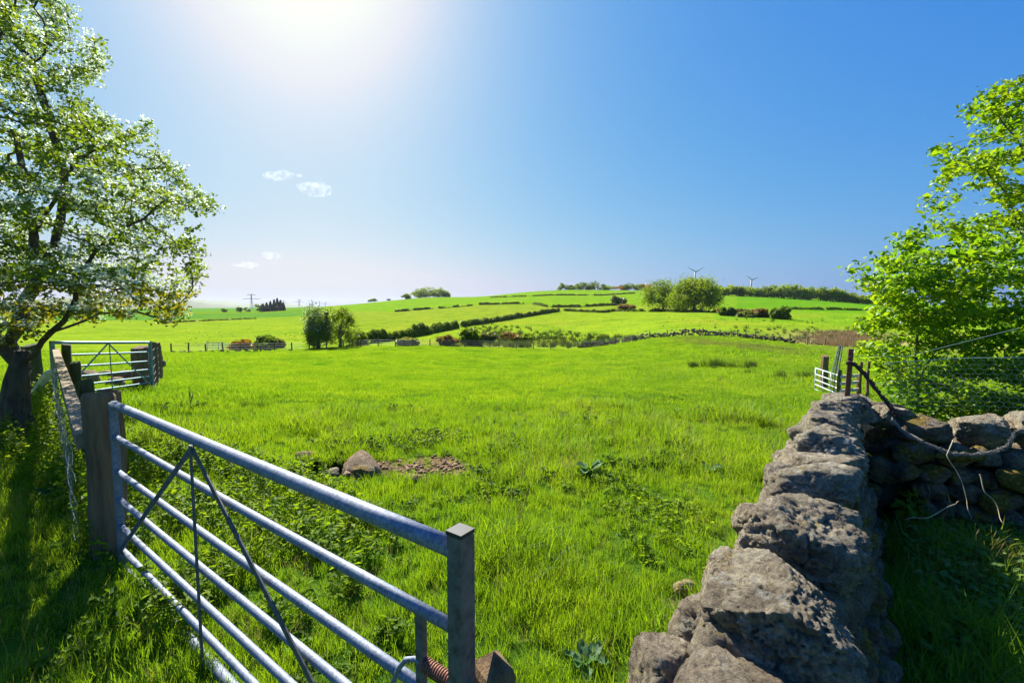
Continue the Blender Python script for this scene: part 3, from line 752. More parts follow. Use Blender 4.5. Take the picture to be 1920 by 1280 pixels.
# rocks by the second gate, and field stones
ROCKS = [
 ((157, 685), 11.0, (.55, .4, .34), M['rock_field'], 'grey pointed rock in the trampled ground behind the second gate'),
 ((196, 676), 13.5, (.5, .4, .3), M['rock_field'], 'small dark rock behind the centre brace of the second gate'),
 ((232, 700), 11.8, (.7, .5, .36), M['rock_moss'], 'mossy brown rock behind the lower bars of the second gate'),
 ((216, 713), 10.2, (.45, .35, .26), M['rock_field'], 'brown stone in grass just under the second gate'),
]
for (px_, py_), yy_, sz, mt, lb in ROCKS:
    q = at_y(px_, py_, yy_); o = link('rock', rock_mesh('rock', sz, int(px_), 3, 8, .07), mt); o.location = (q.x, q.y, hz(q.x, q.y) + sz[2] * .3); o.rotation_euler = (0, 0, px_); tag(o, lb, 'rock', 'loose rocks behind the second gate')
for px_, py_, sz, zo, mt, lb, sd in (
    (677, 882, (.66, .44, .30), .02, M['rock_field'], 'humped brown field stone beside the dark hollow in the pasture', 21),
    (683, 893, (.32, .24, .14), .05, M['rock_moss'], 'small yellow lichened stone in front of the humped field stone', 22),
    (577, 856, (.30, .2, .12), .02, M['rock_field'], 'small grassed over stone left of the dark hollow', 23),
    (622, 893, (.26, .16, .12), .02, M['rock'], 'pale flat stone at the front lip of the dark hollow', 24),
    (775, 900, (.20, .14, .10), .02, M['rock_field'], 'little reddish stone in front of the bare earth patch', 25)):
    q = at_z(px_, py_, -.08); o = link('rock', rock_mesh('rock', sz, sd, 4, 7, .06), mt); o.location = (q.x, q.y, hz(q.x, q.y) + zo); o.rotation_euler = (0, -.15, sd); tag(o, lb, 'rock', 'field stones round the hollow in the pasture')

# broken earth clods of the scrape
g = np.random.default_rng(17); V_, F_, n_ = [], [], 0
cl_ = [rock_mesh('clod', (1, 1, .6), 900 + k, 2, 4, .30) for k in range(5)]; cv_ = []
for c_ in cl_:
    co = np.empty(len(c_.vertices) * 3); c_.vertices.foreach_get('co', co); cv_.append(co.reshape(-1, 3))
for k in range(260):
    x_ = -1.10 + g.normal() * .36; y_ = 5.50 + g.normal() * .20; s_ = g.uniform(.02, .065) * (1.9 if k < 14 else 1); a_ = g.uniform(0, 6.28)
    v_ = cv_[k % 5] * s_; v_ = np.stack([v_[:, 0] * math.cos(a_) - v_[:, 1] * math.sin(a_), v_[:, 0] * math.sin(a_) + v_[:, 1] * math.cos(a_), v_[:, 2]], 1) + np.array((x_, y_, hz(x_, y_) + s_ * .2))
    V_.append(v_); F_.append(ico(2)[1] + n_); n_ += len(v_)
M['clod'] = simple_mat('reddish_earth', (.25, .155, .085), .95, 0, .35, 12, .8, .01)
o = link('bare_earth', mesh_np('bare_earth', np.concatenate(V_), np.concatenate(F_)), M['clod']); tag(o, 'reddish broken earth of the bare scrape in the pasture', None, None, 'stuff')
for px_, py_, sz, sd, lb in ((1283, 1108, (.16, .13, .07), 61, 'orange lichened stone half buried in grass left of the stone wall'), (1310, 1132, (.12, .09, .05), 62, 'small pale stone between the orange lichened stone and the wall')):
    q = at_z(px_, py_, 0); o = link('rock', rock_mesh('rock', sz, sd, 4, 7, .06), M['ochre_rock']); o.location = (q.x, q.y, hz(q.x, q.y) + .045); tag(o, lb, 'rock')
# ------------------------------------------------------------------ right gate, posts and netting on the wall
GA = at_y(1530, 690, 15.0); GB = at_y(1592, 708, 12.4); print('gate3', GA, hz(GA.x, GA.y))
zA = GA.z - 1.06
g3 = thing('field_gate', 'small pale mesh gate beyond the wall end at right', 'gate', (GA.x, GA.y, zA), rotz=math.atan2(GB.y - GA.y, GB.x - GA.x))
L3 = (Vector((GB.x, GB.y)) - Vector((GA.x, GA.y))).length; sl3 = (GB.z - GA.z) / L3 * .55
M['pale_metal'] = simple_mat('pale_metal', (.55, .62, .62), .4, .3, .12, 40, .1, .001)
for k, z in enumerate((1.06, .86, .68, .52, .36, .22, .08)):
    m_ = MB(); m_.tube([(0, 0, z), (L3, 0, z + sl3 * L3)], .018, 8); m_.build('rail', M['pale_metal'], g3, True)
for x_ in (.0, .25, .5, .75, 1.0):
    m_ = MB(); m_.tube([(x_ * L3, 0, .06 + sl3 * L3 * x_), (x_ * L3, 0, 1.08 + sl3 * L3 * x_)], .022 if x_ in (0., 1.) else .010, 6); m_.build('upright', M['pale_metal'], g3, True)
p = at_y(1545, 720, GA.y + .5); wood_post('gate_post', 'dark wooden post behind the small pale gate at right', (p.x, p.y, hz(p.x, p.y)), .22, .22, 1.12, M['post'])
hd = thing('post_and_rail', 'pale timber rails between two posts beside the small gate at right', 'fence', (0, 0, 0))
r0 = at_y(1577, 704, 12.6); r1 = at_y(1614, 706, 12.9)
for dz in (0, -.19, -.40):
    m_ = MB(); m_.box((r0 + r1) / 2 + Vector((0, 0, dz)), ((r1 - r0).length, .04, .085), Euler((0, 0, math.atan2(r1.y - r0.y, r1.x - r0.x))).to_matrix()); m_.build('rail', M['white_wood'], hd)
for q in (r0, r1, (r0 + r1) / 2):
    zz_ = hz(q.x, q.y); wood_post('post', None, (q.x, q.y + .07, zz_), .1, .1, q.z - zz_ + .15, M['post'], parent=hd)
for (px_, top_, yy_) in ((1615, 678, 12.5), (1629, 676, 12.2)):
    q = at_y(px_, top_, yy_); zz_ = hz(q.x, q.y); wood_post('fence_post', 'thin weathered fence post left of the bright young tree, ' + ('left' if px_ < 1620 else 'right') + ' one of two', (q.x, q.y, zz_), .07, .07, q.z - zz_, M['post'])
# leaning sheet of blue grey netting
a = at_y(1566, 705, 11.0); b = at_y(1577, 648, 11.2); m_ = MB(); w_ = Vector((.06, 0, 0))
for k in range(9):
    o_ = Vector((k * .022 - .09, random.uniform(-.03, .03), 0)); m_.tube([a + o_ + Vector((0, 0, -.8)), a + o_, (a + b) / 2 + o_ * .8, b + o_ * .6], .008, 5)
o = m_.build('netting_roll', simple_mat('blue_netting', (.10, .13, .20), .6, .1, .2, 30, .2, .002)); tag(o, 'blue grey rolled netting leaning beside the small pale gate', 'netting')
# rusty post
rp = at_y(1589, 745, 4.25); tp = at_y(1594, 654, 4.27)
m_ = MB(); lean = tp - rp; n_ = 12
for (ox, oy, sx, sy) in ((0, 0, .048, .007), (.0205, .0275, .007, .048)):
    m_.box(Vector((ox, oy, 0)) + (rp + tp) / 2 - rp + Vector((0, 0, -.08)), (sx, sy, lean.length + .16), Matrix.Rotation(lean.x / lean.z, 3, 'Y'))
rusty = m_.build('iron_post', M['rust']); rusty.location = rp; tag(rusty, 'rusty angle iron post standing on top of the near stone wall', 'post')
# twisted bundle of old netting from the post down to the cross wall, then sagging along it
def bundle(name, pts, n, spread, rad, mat, label, seed, cat='netting'):
    g = random.Random(seed); m_ = MB(); P_ = [Vector(q) for q in pts]; out = []
    for i in range(len(P_) - 1):
        p0 = P_[max(i - 1, 0)]; p1 = P_[i]; p2 = P_[i + 1]; p3 = P_[min(i + 2, len(P_) - 1)]
        for t_ in np.linspace(0, 1, 9, endpoint=False):
            out.append(.5 * ((2 * p1) + (p2 - p0) * t_ + (2 * p0 - 5 * p1 + 4 * p2 - p3) * t_ * t_ + (-p0 + 3 * p1 - 3 * p2 + p3) * t_ ** 3))
    out.append(P_[-1])
    for k in range(n):
        ph = g.uniform(0, 6.28); fr = g.uniform(.7, 1.3); sp_ = g.uniform(.4, 1) * spread; fl = g.uniform(1, 2)
        m_.tube([q + Vector((math.cos(ph + i * fr) * sp_, math.sin(ph * 2 + i * fl) * sp_ * .6, math.sin(ph + i * fr) * sp_)) for i, q in enumerate(out)], rad, 5)
    o = m_.build(name, mat); tag(o, label, cat); return o
pb = [at_y(1590, 680, 4.22), at_y(1604, 684, 4.2), at_y(1622, 702, 4.15), at_y(1642, 728, 4.08), at_y(1668, 760, 4.0), at_y(1682, 778, 3.95)]
bundle('netting_bundle', pb, 12, .022, .0045, M['net_brown'], 'brown tangle of old netting tied from the rusty post down to the wall junction', 2)
pc = [at_y(1672, 786, 3.70), at_y(1700, 812, 3.62), at_y(1745, 835, 3.5), at_y(1790, 850, 3.42), at_y(1840, 850, 3.34), at_y(1885, 838, 3.26), at_y(1905, 810, 3.25), at_y(1940, 795, 3.2)]
bundle('sagging_netting', pc, 18, .018, .0016, M['net_grey'], 'grey wire netting sagging across the face of the cross wall', 5)
for (p_, lb, sd) in (([at_y(1784, 825, 3.4), at_y(1778, 850, 3.35), at_y(1800, 900, 3.3), at_y(1815, 940, 3.28), at_y(1821, 972, 3.2)], 'left of two pale bramble stems hanging down the cross wall', 1),
                     ([at_y(1834, 888, 3.3), at_y(1850, 920, 3.26), at_y(1868, 952, 3.2), at_y(1884, 985, 3.1)], 'right of two pale bramble stems hanging down the cross wall', 2),
                     ([at_y(1695, 975, 3.3), at_y(1740, 968, 3.2), at_y(1790, 945, 3.2), at_y(1800, 940, 3.25)], 'pale dead stem lying across the shaded grass by the cross wall', 3)):
    m_ = MB(); q_ = []
    for i_ in range(len(p_) - 1):
        for t_ in np.linspace(0, 1, 7, endpoint=False): q_.append(p_[i_].lerp(p_[i_ + 1], t_) + Vector((.012 * math.sin(3.1 * (i_ + t_) + sd), 0, .010 * math.sin(4.7 * (i_ + t_)))))
    q_.append(p_[-1]); m_.tube(q_, list(np.linspace(.0042, .0018, len(q_))), 6); o = m_.build('dead_stem', M['straw'], None, True); tag(o, lb, 'dead stem')

# hexagonal netting above the cross wall
m_ = MB(); n0 = at_y(1655, 760, 4.45); n1 = at_y(1925, 790, 3.95); nd = Vector((n1.x - n0.x, n1.y - n0.y, 0)); NL = 3.6; nd.normalize()
cell = .056; seen = set()
def P3(u, v):
    wv = .03 * math.sin(u * 5) + .02 * math.sin(u * 11 + v * 4); return Vector((n0.x, n0.y, .86)) + nd * u + Vector((-nd.y, nd.x, 0)) * wv + Vector((0, 0, v + .05 * math.sin(u * 1.7) + .08 * math.sin(u * .9)))
nxc = int(NL / cell); nyc = 11
for i in range(nxc):
    for j in range(nyc):
        u = i * cell + (cell / 2 if j % 2 else 0); v = j * cell * .75
        h6 = [(u + cell * .5 * sx_, v + cell * sy_) for sx_, sy_ in ((0, .5), (1, .25), (1, -.25), (0, -.5))]
        for a_, b_ in ((0, 1), (1, 2), (2, 3)):
            A_, B_ = h6[a_], h6[b_]; key = tuple(sorted(((round(A_[0], 3), round(A_[1], 3)), (round(B_[0], 3), round(B_[1], 3)))))
            if key in seen: continue
            seen.add(key); m_.tube([P3(*A_), P3(*B_)], .0010, 3, False)
hx = thing('chicken_wire_fence', 'green grey hexagonal chicken wire standing behind the cross wall before the young tree', 'fence', (0, 0, 0))
m_.build('wire_mesh', M['hexnet'], hx)
m_ = MB(); m_.tube([P3(u, cell * .75 * 11) for u in np.linspace(0, NL, 30)], .003, 5); m_.tube([at_y(1592, 668, 4.25), at_y(1700, 668, 4.4), P3(.9, .72)], .002, 4); m_.build('top_wire', M['hexnet'], hx)
for u in (1.35, 2.6):
    q = P3(u, 0); m_ = MB(); m_.tube([Vector((q.x, q.y, hz(q.x, q.y))), Vector((q.x + .02, q.y, 1.38))], .014, 7); m_.build('stake', M['bark_pale'], hx)

# ------------------------------------------------------------------ foliage helpers
def quads(cent, size, g, aspect=1.5, up=0.0, jitter=.35, bend=.25):
    """one two-sided folded leaf per centre"""
    n = len(cent); s = size * (1 + jitter * g.uniform(-1, 1, n))
    a = g.normal(size=(n, 3)); a[:, 2] *= (1 - up); a /= np.linalg.norm(a, axis=1)[:, None]
    b = g.normal(size=(n, 3)); b -= (b * a).sum(1)[:, None] * a; b /= np.linalg.norm(b, axis=1)[:, None]
    c = np.cross(a, b)
    L_ = a * (s * aspect / 2)[:, None]; Wd = b * (s / 2)[:, None]; U = c * (s * bend)[:, None]
    v = np.stack([cent - L_, cent + Wd - L_ * .1 + U, cent + L_, cent - Wd - L_ * .1 + U], 1).reshape(-1, 3)
    f = np.arange(4 * n).reshape(n, 4)
    return v, f
def flat_leaves(cent, size, g, aspect=1.5, jitter=.35, tilt=.5):
    """leaves held near-horizontal, as on a growing shoot"""
    n = len(cent); s = size * (1 + jitter * g.uniform(-1, 1, n))
    nrm = np.stack([g.normal(size=n) * tilt, g.normal(size=n) * tilt, np.ones(n)], 1); nrm /= np.linalg.norm(nrm, axis=1)[:, None]
    a = g.normal(size=(n, 3)); a -= (a * nrm).sum(1)[:, None] * nrm; a /= np.linalg.norm(a, axis=1)[:, None]
    b = np.cross(nrm, a); L_ = a * (s * aspect / 2)[:, None]; Wd = b * (s / 2)[:, None]; U = nrm * (s * .18)[:, None]
    v = np.stack([cent - L_, cent + Wd - L_ * .1 + U, cent + L_ - U * 1.2, cent - Wd - L_ * .1 + U], 1).reshape(-1, 3)
    return v, np.arange(4 * n).reshape(n, 4)
def tri_fold(v, f):              # split a quad leaf along its midrib
    f2 = np.concatenate([f[:, [0, 1, 2]], f[:, [0, 2, 3]]]); return v, f2

def crown_points(w, dpt, h, n, g, lobes=26, shell=.5, flatbase=.35):
    """points through a lumpy crown of width w and height h, base at z=0"""
    lc = []
    while len(lc) < lobes:
        p = g.uniform(-1, 1, 3)
        if np.linalg.norm(p) > 1 or p[2] < -1 + flatbase: continue
        if np.linalg.norm(p) < .35: continue
        lc.append(p * .74)
    lc = np.array(lc); lr = g.uniform(.16, .46, lobes)
    k = g.integers(0, lobes, n); d_ = g.normal(size=(n, 3)); d_ /= np.linalg.norm(d_, axis=1)[:, None]
    rad = lr[k] * (shell + (1 - shell) * g.uniform(0, 1, n)) * (1 + .18 * g.normal(size=n))
    p = lc[k] + d_ * rad[:, None]
    lo, hi = np.percentile(p, .5, axis=0), np.percentile(p, 99.5, axis=0)
    p = (p - (lo + hi) / 2) / ((hi - lo) / 2)
    p = p * np.array((w / 2, dpt / 2, h / 2)); p[:, 2] += h / 2
    return p, lc * np.array((w / 2, dpt / 2, h / 2)) + np.array((0, 0, h / 2))

def far_tree(loc, w, h, label, mat, seed, n=2600, leaf=.4, trunk=.12, cat='tree', group=None, lobes=24, bark='bark', name='tree', depth=None, trunk_h=.22, bloom=0):
    g = np.random.default_rng(seed)
    t_ = thing(name, label, cat, loc, group)
    ch = h * (1 - trunk_h * .55); p, lc = crown_points(w, depth or w, ch, n, g, lobes); p[:, 2] += h - ch
    v, f = quads(p, leaf, g)
    o = link('crown', mesh_np('crown', v, f), mat, t_)
    m_ = MB(); tr = h * trunk * .32; top = Vector((0, 0, h * .55))
    m_.tube([Vector((0, 0, -.4)), Vector((tr * .3, 0, h * .15)), Vector((-tr * .4, tr * .2, h * .35)), top], [tr * 1.35, tr, tr * .75, tr * .45], 7)
    for q in lc[::3]:
        q = Vector(q) + Vector((0, 0, h - ch)); s_ = Vector((0, 0, h * random.uniform(.2, .45))); m_.tube([s_, (s_ + q) / 2 + Vector((0, 0, -h * .03)), q], [tr * .45, tr * .25, tr * .08], 5, False)
    m_.build('trunk', M[bark], t_)
    if bloom:
        pb_ = p[g.choice(len(p), bloom)]; pb_ = pb_[pb_[:, 2] > h * .4]; v, f = quads(pb_ + g.normal(scale=.08, size=pb_.shape), leaf * .6, g); link('blossom', mesh_np('blossom', v, f), M['bloom'], t_)
    return t_

# ------------------------------------------------------------------ grown trees (limbs reach for the crown volume)
def grow(seeds, attr, step, kill, infl, iters, tropism=(0, 0, 0)):
    nodes = [np.array(s[0], float) for s in seeds]; par = [s[1] for s in seeds]
    A_ = np.array(attr, float); near = np.full(len(A_), -1); dist = np.full(len(A_), 1e9)
    def upd(k0):
        nonlocal near, dist
        P_ = np.array(nodes[k0:]); 
        for i in range(0, len(P_), 64):
            D_ = np.linalg.norm(A_[:, None, :] - P_[None, i:i + 64, :], axis=2); j = D_.argmin(1); m = D_[np.arange(len(A_)), j]
            w_ = m < dist; near[w_] = j[w_] + k0 + i; dist[w_] = m[w_]
    upd(0); T = np.array(tropism)
    for it in range(iters):
        alive = dist > kill
        A_ = A_[alive]; near = near[alive]; dist = dist[alive]
        if not len(A_): break
        act = dist < infl
        if not act.any(): break
        k0 = len(nodes); P_ = np.array(nodes)
        dv = A_[act] - P_[near[act]]; dv /= np.linalg.norm(dv, axis=1)[:, None]
        acc = np.zeros((len(nodes), 3)); np.add.at(acc, near[act], dv); idx = np.unique(near[act])
        for i in idx:
            v_ = acc[i]; l_ = np.linalg.norm(v_)
            if l_ < 1e-6: continue
            v_ = v_ / l_ + T + rng.normal(scale=.22, size=3); v_ /= np.linalg.norm(v_); nodes.append(nodes[i] + v_ * step); par.append(int(i))
        if len(nodes) == k0 or len(nodes) > 9000: break
        upd(k0)
    return np.array(nodes), np.array(par)
def radii(par, tip, expo=2.3):
    n = len(par); s = np.zeros(n); ch = np.zeros(n, int)
    for i in range(n):
        if par[i] >= 0: ch[par[i]] += 1
    r = np.zeros(n)
    for i in range(n - 1, -1, -1):
        r[i] = (s[i] if ch[i] else tip ** expo)
        if par[i] >= 0: s[par[i]] += r[i]
    return r ** (1 / expo), ch
def branch_mesh(nodes, par, rad, rmin, sides=6, rmax=9):
    n = len(nodes); kids = [[] for _ in range(n)]
    for i in range(n):
        if par[i] >= 0: kids[par[i]].append(i)
    m_ = MB(); done = [False] * n; starts = [i for i in range(n) if par[i] < 0]; stack = [(i, None) for i in starts]
    while stack:
        i, pr = stack.pop(); chain = [i] if pr is None else [pr, i]
        while True:
            ks = kids[i]
            if not ks: break
            b_ = max(ks, key=lambda q_: rad[q_])
            for q_ in ks:
                if q_ != b_: stack.append((q_, i))
            chain.append(b_); i = b_
        rr_c = [min(rad[q_], rad[chain[min(1, len(chain) - 1)]]) if (k == 0 and pr is not None) else rad[q_] for k, q_ in enumerate(chain)]
        if max(rr_c) < rmin or len(chain) < 2: continue
        big = max(rr_c)
        m_.tube([nodes[q_] for q_ in chain], [max(x_, rmin * .6) for x_ in rr_c], 10 if big > .08 else (6 if big > .02 else 4), False)
    return m_
def in_poly(px, py, poly):
    c = False; j = len(poly) - 1
    for i in range(len(poly)):
        xi, yi = poly[i]; xj, yj = poly[j]
        if (yi > py) != (yj > py) and px < (xj - xi) * (py - yi) / (yj - yi) + xi: c = not c
        j = i
    return c

def limb_seeds(paths):
    """paths: list of (parent key, [points]); returns growth seeds"""
    seeds = []; keys = {}
    for name, start, pts in paths:
        prev = keys.get(start, -1)
        pp = [Vector(q) for q in pts]
        if prev >= 0: pp = [Vector(seeds[prev][0])] + pp
        for i in range(len(pp) - 1):
            L_ = (pp[i + 1] - pp[i]).length; k_ = max(1, int(L_ / .16))
            for t_ in range(k_):
                if i == 0 and t_ == 0 and prev >= 0: continue
                q = pp[i].lerp(pp[i + 1], t_ / k_) + Vector(rng.normal(scale=.012, size=3)); seeds.append((tuple(q), prev)); prev = len(seeds) - 1
            keys[f'{name}{i + 1}'] = prev
        seeds.append((tuple(pp[-1]), prev)); keys[f'{name}e'] = len(seeds) - 1
    return seeds

def shaped_crown(poly, yc, n, g, thick, box, top_z=None):
    x0, x1, y0, y1 = box; out = []
    while len(out) < n:
        px_ = g.uniform(x0, x1); py_ = g.uniform(y0, y1)
        if not in_poly(px_, py_, poly): continue
        out.append(tuple(at_y(px_, py_, yc)))
    out = np.array(out); c = np.median(out, 0)
    # depth: crown is thickest in its middle
    rx = np.abs(out[:, 0] - c[0]) / (np.abs(out[:, 0] - c[0]).max() + .1)
    dy = g.uniform(-1, 1, n) * thick * np.sqrt(np.clip(1.05 - rx ** 2, .08, 1))
    out[:, 1] += dy
    d_ = out - np.array((0, 0, H)); c_, s_ = math.cos(TH), math.sin(TH); fw = d_[:, 1] * c_ - d_[:, 2] * s_; up_ = d_[:, 1] * s_ + d_[:, 2] * c_
    px_ = 960 + F * d_[:, 0] / fw; py_ = 640 - F * up_ / fw
    return out[np.array([in_poly(a_, b_, poly) or a_ < 0 or a_ > 1925 for a_, b_ in zip(px_, py_)])]

# --- left hawthorn
YH = 5.6
HB = at_z(22, 862, 0.0); base = Vector((HB.x, YH, hz(HB.x, YH)))
hpoly = [(-520, -120), (-200, -420), (-40, -330), (60, -120), (118, -10), (150, 45), (232, 122), (165, 135), (178, 190), (215, 215), (292, 245), (302, 300), (345, 320), (352, 345), (428, 378), (420, 402), (385, 412), (372, 445), (402, 500), (392, 525), (362, 530), (360, 575), (352, 632), (318, 640), (262, 600), (170, 610), (100, 612), (0, 640), (-300, 640), (-560, 500)]
g = np.random.default_rng(5)
hat = shaped_crown(hpoly, YH, 4200, g, 2.1, (-560, 430, -430, 640))
def hp_(px, py, y): return at_y(px, py, y)
paths = [
 ('t', None, [base + Vector((0, 0, -.3)), base + Vector((.02, 0, .25)), hp_(15, 760, 5.6), hp_(40, 690, 5.6)]),
 ('a', 'te', [hp_(80, 640, 5.5), hp_(118, 602, 5.4), hp_(142, 560, 5.35), hp_(150, 510, 5.3), hp_(185, 465, 5.2), hp_(240, 425, 5.1)]),
 ('b', 'te', [hp_(20, 640, 5.7), hp_(38, 590, 5.8), hp_(70, 520, 5.9), hp_(60, 420, 6.0), hp_(45, 330, 6.1), hp_(30, 250, 6.2)]),
 ('c', 'te', [hp_(-20, 620, 5.6), hp_(-60, 520, 5.5), hp_(-90, 380, 5.5), hp_(-60, 220, 5.4), hp_(0, 60, 5.3)]),
 ('d', 'b3', [hp_(110, 440, 6.1), hp_(118, 340, 6.2), hp_(95, 220, 6.2), hp_(60, 120, 6.1)]),
 ('e', 'a4', [hp_(215, 540, 5.0), hp_(290, 545, 4.7)]),
 ('f', 'a6', [hp_(310, 375, 5.0), hp_(380, 395, 5.0)]),
 ('g', 'a2', [hp_(190, 590, 5.9), hp_(260, 585, 6.2), hp_(320, 600, 6.3)]),
 ('i', 'b4', [hp_(140, 300, 5.6), hp_(210, 270, 5.3)]),
]
nodes, par = grow(limb_seeds(paths), hat, .13, .21, 1.8, 60)
rad, chn = radii(par, .0042, 2.2)
rad = np.minimum(rad, .155)
haw = thing('hawthorn_tree', 'old hawthorn in white blossom filling the left edge beside the fence', 'tree', tuple(base))
# swell and twist the trunk
tm = branch_mesh(nodes - np.array(base), par, rad, .0035)
tm.build('branches', M['bark'], haw, True)
m_ = MB()
for k in range(7):
    a = k * .9; ph = a
    m_.tube([Vector((.16 * math.cos(ph) * 1.5, .16 * math.sin(ph) * 1.3, -.3)), Vector((.12 * math.cos(ph + .2), .12 * math.sin(ph + .2), .05)),
             Vector((.08 * math.cos(ph + .5) - .02, .08 * math.sin(ph + .5), .45)), Vector((.07 * math.cos(ph + .8) + .02, .07 * math.sin(ph + .8), .8)), Vector((.05 * math.cos(ph + 1.2) + .12, .05 * math.sin(ph + 1.2), 1.15))], [.10, .078, .065, .05, .025], 9)
m_.build('trunk', M['bark'], haw, True)
tips = nodes[(rad < .012)]
loc_ = tips - np.array(base)
def cluster(loc_, n_per, spread, g, flat=.6):
    k = np.repeat(np.arange(len(loc_)), n_per); off = g.normal(size=(len(k), 3)) * spread; off[:, 2] *= flat; return loc_[k] + off
lv = cluster(loc_, max(8, int(86000 / len(loc_))), .058, g)
lv = lv[fbm(lv * 1.6, 2, 4) > -.62]
low = (lv[:, 2] + base.z < 2.1)
v, f = tri_fold(*quads(lv[~low], .036, g, 1.25, .3)); link('leaves', mesh_np('leaves', v, f), M['haw'], haw)
v, f = tri_fold(*quads(lv[low], .040, g, 1.25, .3)); link('lower_leaves', mesh_np('lower_leaves', v, f), M['haw_dk'], haw)
# blossom sits in flat sprays on the upper side of the outer shoots
bl = loc_[fbm(loc_ * .9, 2, 31) + (loc_[:, 2] - 2.4) * .10 + g.uniform(-.35, .35, len(loc_)) > -.04]
bl = cluster(bl, 5, .055, g, .5) + np.array((0, 0, .035))
bl = np.repeat(bl, 9, 0) + g.normal(scale=.017, size=(len(bl) * 9, 3))
v, f = flat_leaves(bl, .024, g, 1.0, .3, .7); link('blossom', mesh_np('blossom', v, f), M['bloom'], haw)

# --- right trees
def grown_tree(name, label, polyg, yc, box, nattr, thick, paths, leafmat, bark, nleaf, lsize, g, base, spread=.09, tip=.004, step=.15, kill=.25, extra=None, gap=-.5):
    at_ = shaped_crown(polyg, yc, nattr, g, thick, box)
    nd_, pr_ = grow(limb_seeds(paths), at_, step, kill, 2.0, 60); rd_, _ = radii(pr_, tip, 2.3); rd_ = np.minimum(rd_, .16)
    t_ = thing(name, label, 'tree', tuple(base)); branch_mesh(nd_ - np.array(base), pr_, rd_, tip).build('trunk', M[bark], t_, True)
    tp_ = nd_[rd_ < tip * 3.2] - np.array(base)
    lv = cluster(tp_, max(4, int(nleaf / len(tp_))), spread, g, .45); lv = lv[fbm(lv * 1.9, 2, 8) > gap]
    v, f = tri_fold(*flat_leaves(lv, lsize, g, 1.6, .6, .7)); link('leaves', mesh_np('leaves', v, f), M[leafmat], t_)
    return t_
g = np.random.default_rng(11)
Y1 = 6.6; b1 = at_y(1740, 800, Y1); b1 = Vector((b1.x, Y1, hz(b1.x, Y1)))
poly1 = [(1590, 640), (1600, 618), (1640, 600), (1620, 560), (1596, 530), (1610, 515), (1655, 520), (1640, 470), (1650, 462), (1690, 480), (1680, 435), (1720, 425), (1760, 450), (1800, 440), (1850, 470), (1880, 560), (1900, 680), (1905, 760), (1850, 800), (1760, 830), (1690, 800), (1650, 740), (1625, 690)]
paths1 = [('t', None, [b1 + Vector((0, 0, -.2)), at_y(1728, 760, Y1), at_y(1718, 690, Y1), at_y(1722, 600, 6.5), at_y(1716, 540, 6.4), at_y(1690, 500, 6.3)]),
          ('a', 't3', [at_y(1700, 590, 6.2), at_y(1660, 555, 6.0), at_y(1620, 522, 5.9), at_y(1603, 505, 5.9)]),
          ('b', 't2', [at_y(1770, 640, 6.9), at_y(1820, 580, 7.1), at_y(1850, 520, 7.2)]),
          ('c', 't2', [at_y(1670, 690, 6.0), at_y(1630, 650, 5.8)]),
          ('u', None, [at_y(1812, 800, 7.0) + Vector((0, 0, -.3)), at_y(1808, 720, 7.0), at_y(1815, 640, 7.0), at_y(1795, 560, 6.9)])]
grown_tree('young_tree', 'bright green bushy young tree growing just behind the chicken wire at right', poly1, Y1, (1585, 1910, 420, 835), 1500, 1.0, paths1, 'young', 'bark_pale', 23000, .046, g, b1, .085, .0032, .13, .22, gap=-.30)
Y2 = 8.2; b2 = at_y(1960, 760, Y2); b2 = Vector((b2.x, Y2, hz(b2.x, Y2)))
poly2 = [(1690, 395), (1712, 388), (1790, 400), (1850, 385), (1880, 345), (1830, 340), (1770, 350), (1725, 300), (1745, 282), (1800, 280), (1795, 240), (1830, 235), (1800, 190), (1790, 175), (1850, 165), (1890, 128), (1960, 100), (2100, 60), (2350, 120), (2450, 350), (2400, 600), (2200, 680), (1960, 690), (1900, 690), (1860, 640), (1830, 560), (1770, 500), (1760, 440), (1700, 430)]
paths2 = [('t', None, [b2 + Vector((0, 0, -.3)), at_y(1962, 680, Y2), at_y(1950, 600, Y2), at_y(1930, 520, 8.0), at_y(1925, 440, 8.0), at_y(1940, 340, 8.0), at_y(1960, 240, 8.1)]),
          ('a', 't3', [at_y(1890, 510, 7.7), at_y(1840, 460, 7.4), at_y(1780, 425, 7.2)]),
          ('b', 't4', [at_y(1890, 370, 7.8), at_y(1850, 320, 7.6), at_y(1800, 305, 7.5)]),
          ('c', 't5', [at_y(1910, 260, 7.9), at_y(1860, 210, 7.8)]),
          ('d', 't3', [at_y(2050, 430, 8.5), at_y(2150, 350, 8.8)]),
          ('e', 't2', [at_y(1880, 600, 7.9), at_y(1840, 590, 7.6)])]
grown_tree('broadleaf_tree', 'taller broadleaved tree with layered sprays cut by the right edge of the picture', poly2, Y2, (1690, 2450, 60, 690), 2600, 1.7, paths2, 'ash', 'bark', 46000, .060, g, b2, .10, .0042, .16, .27, gap=-.25)

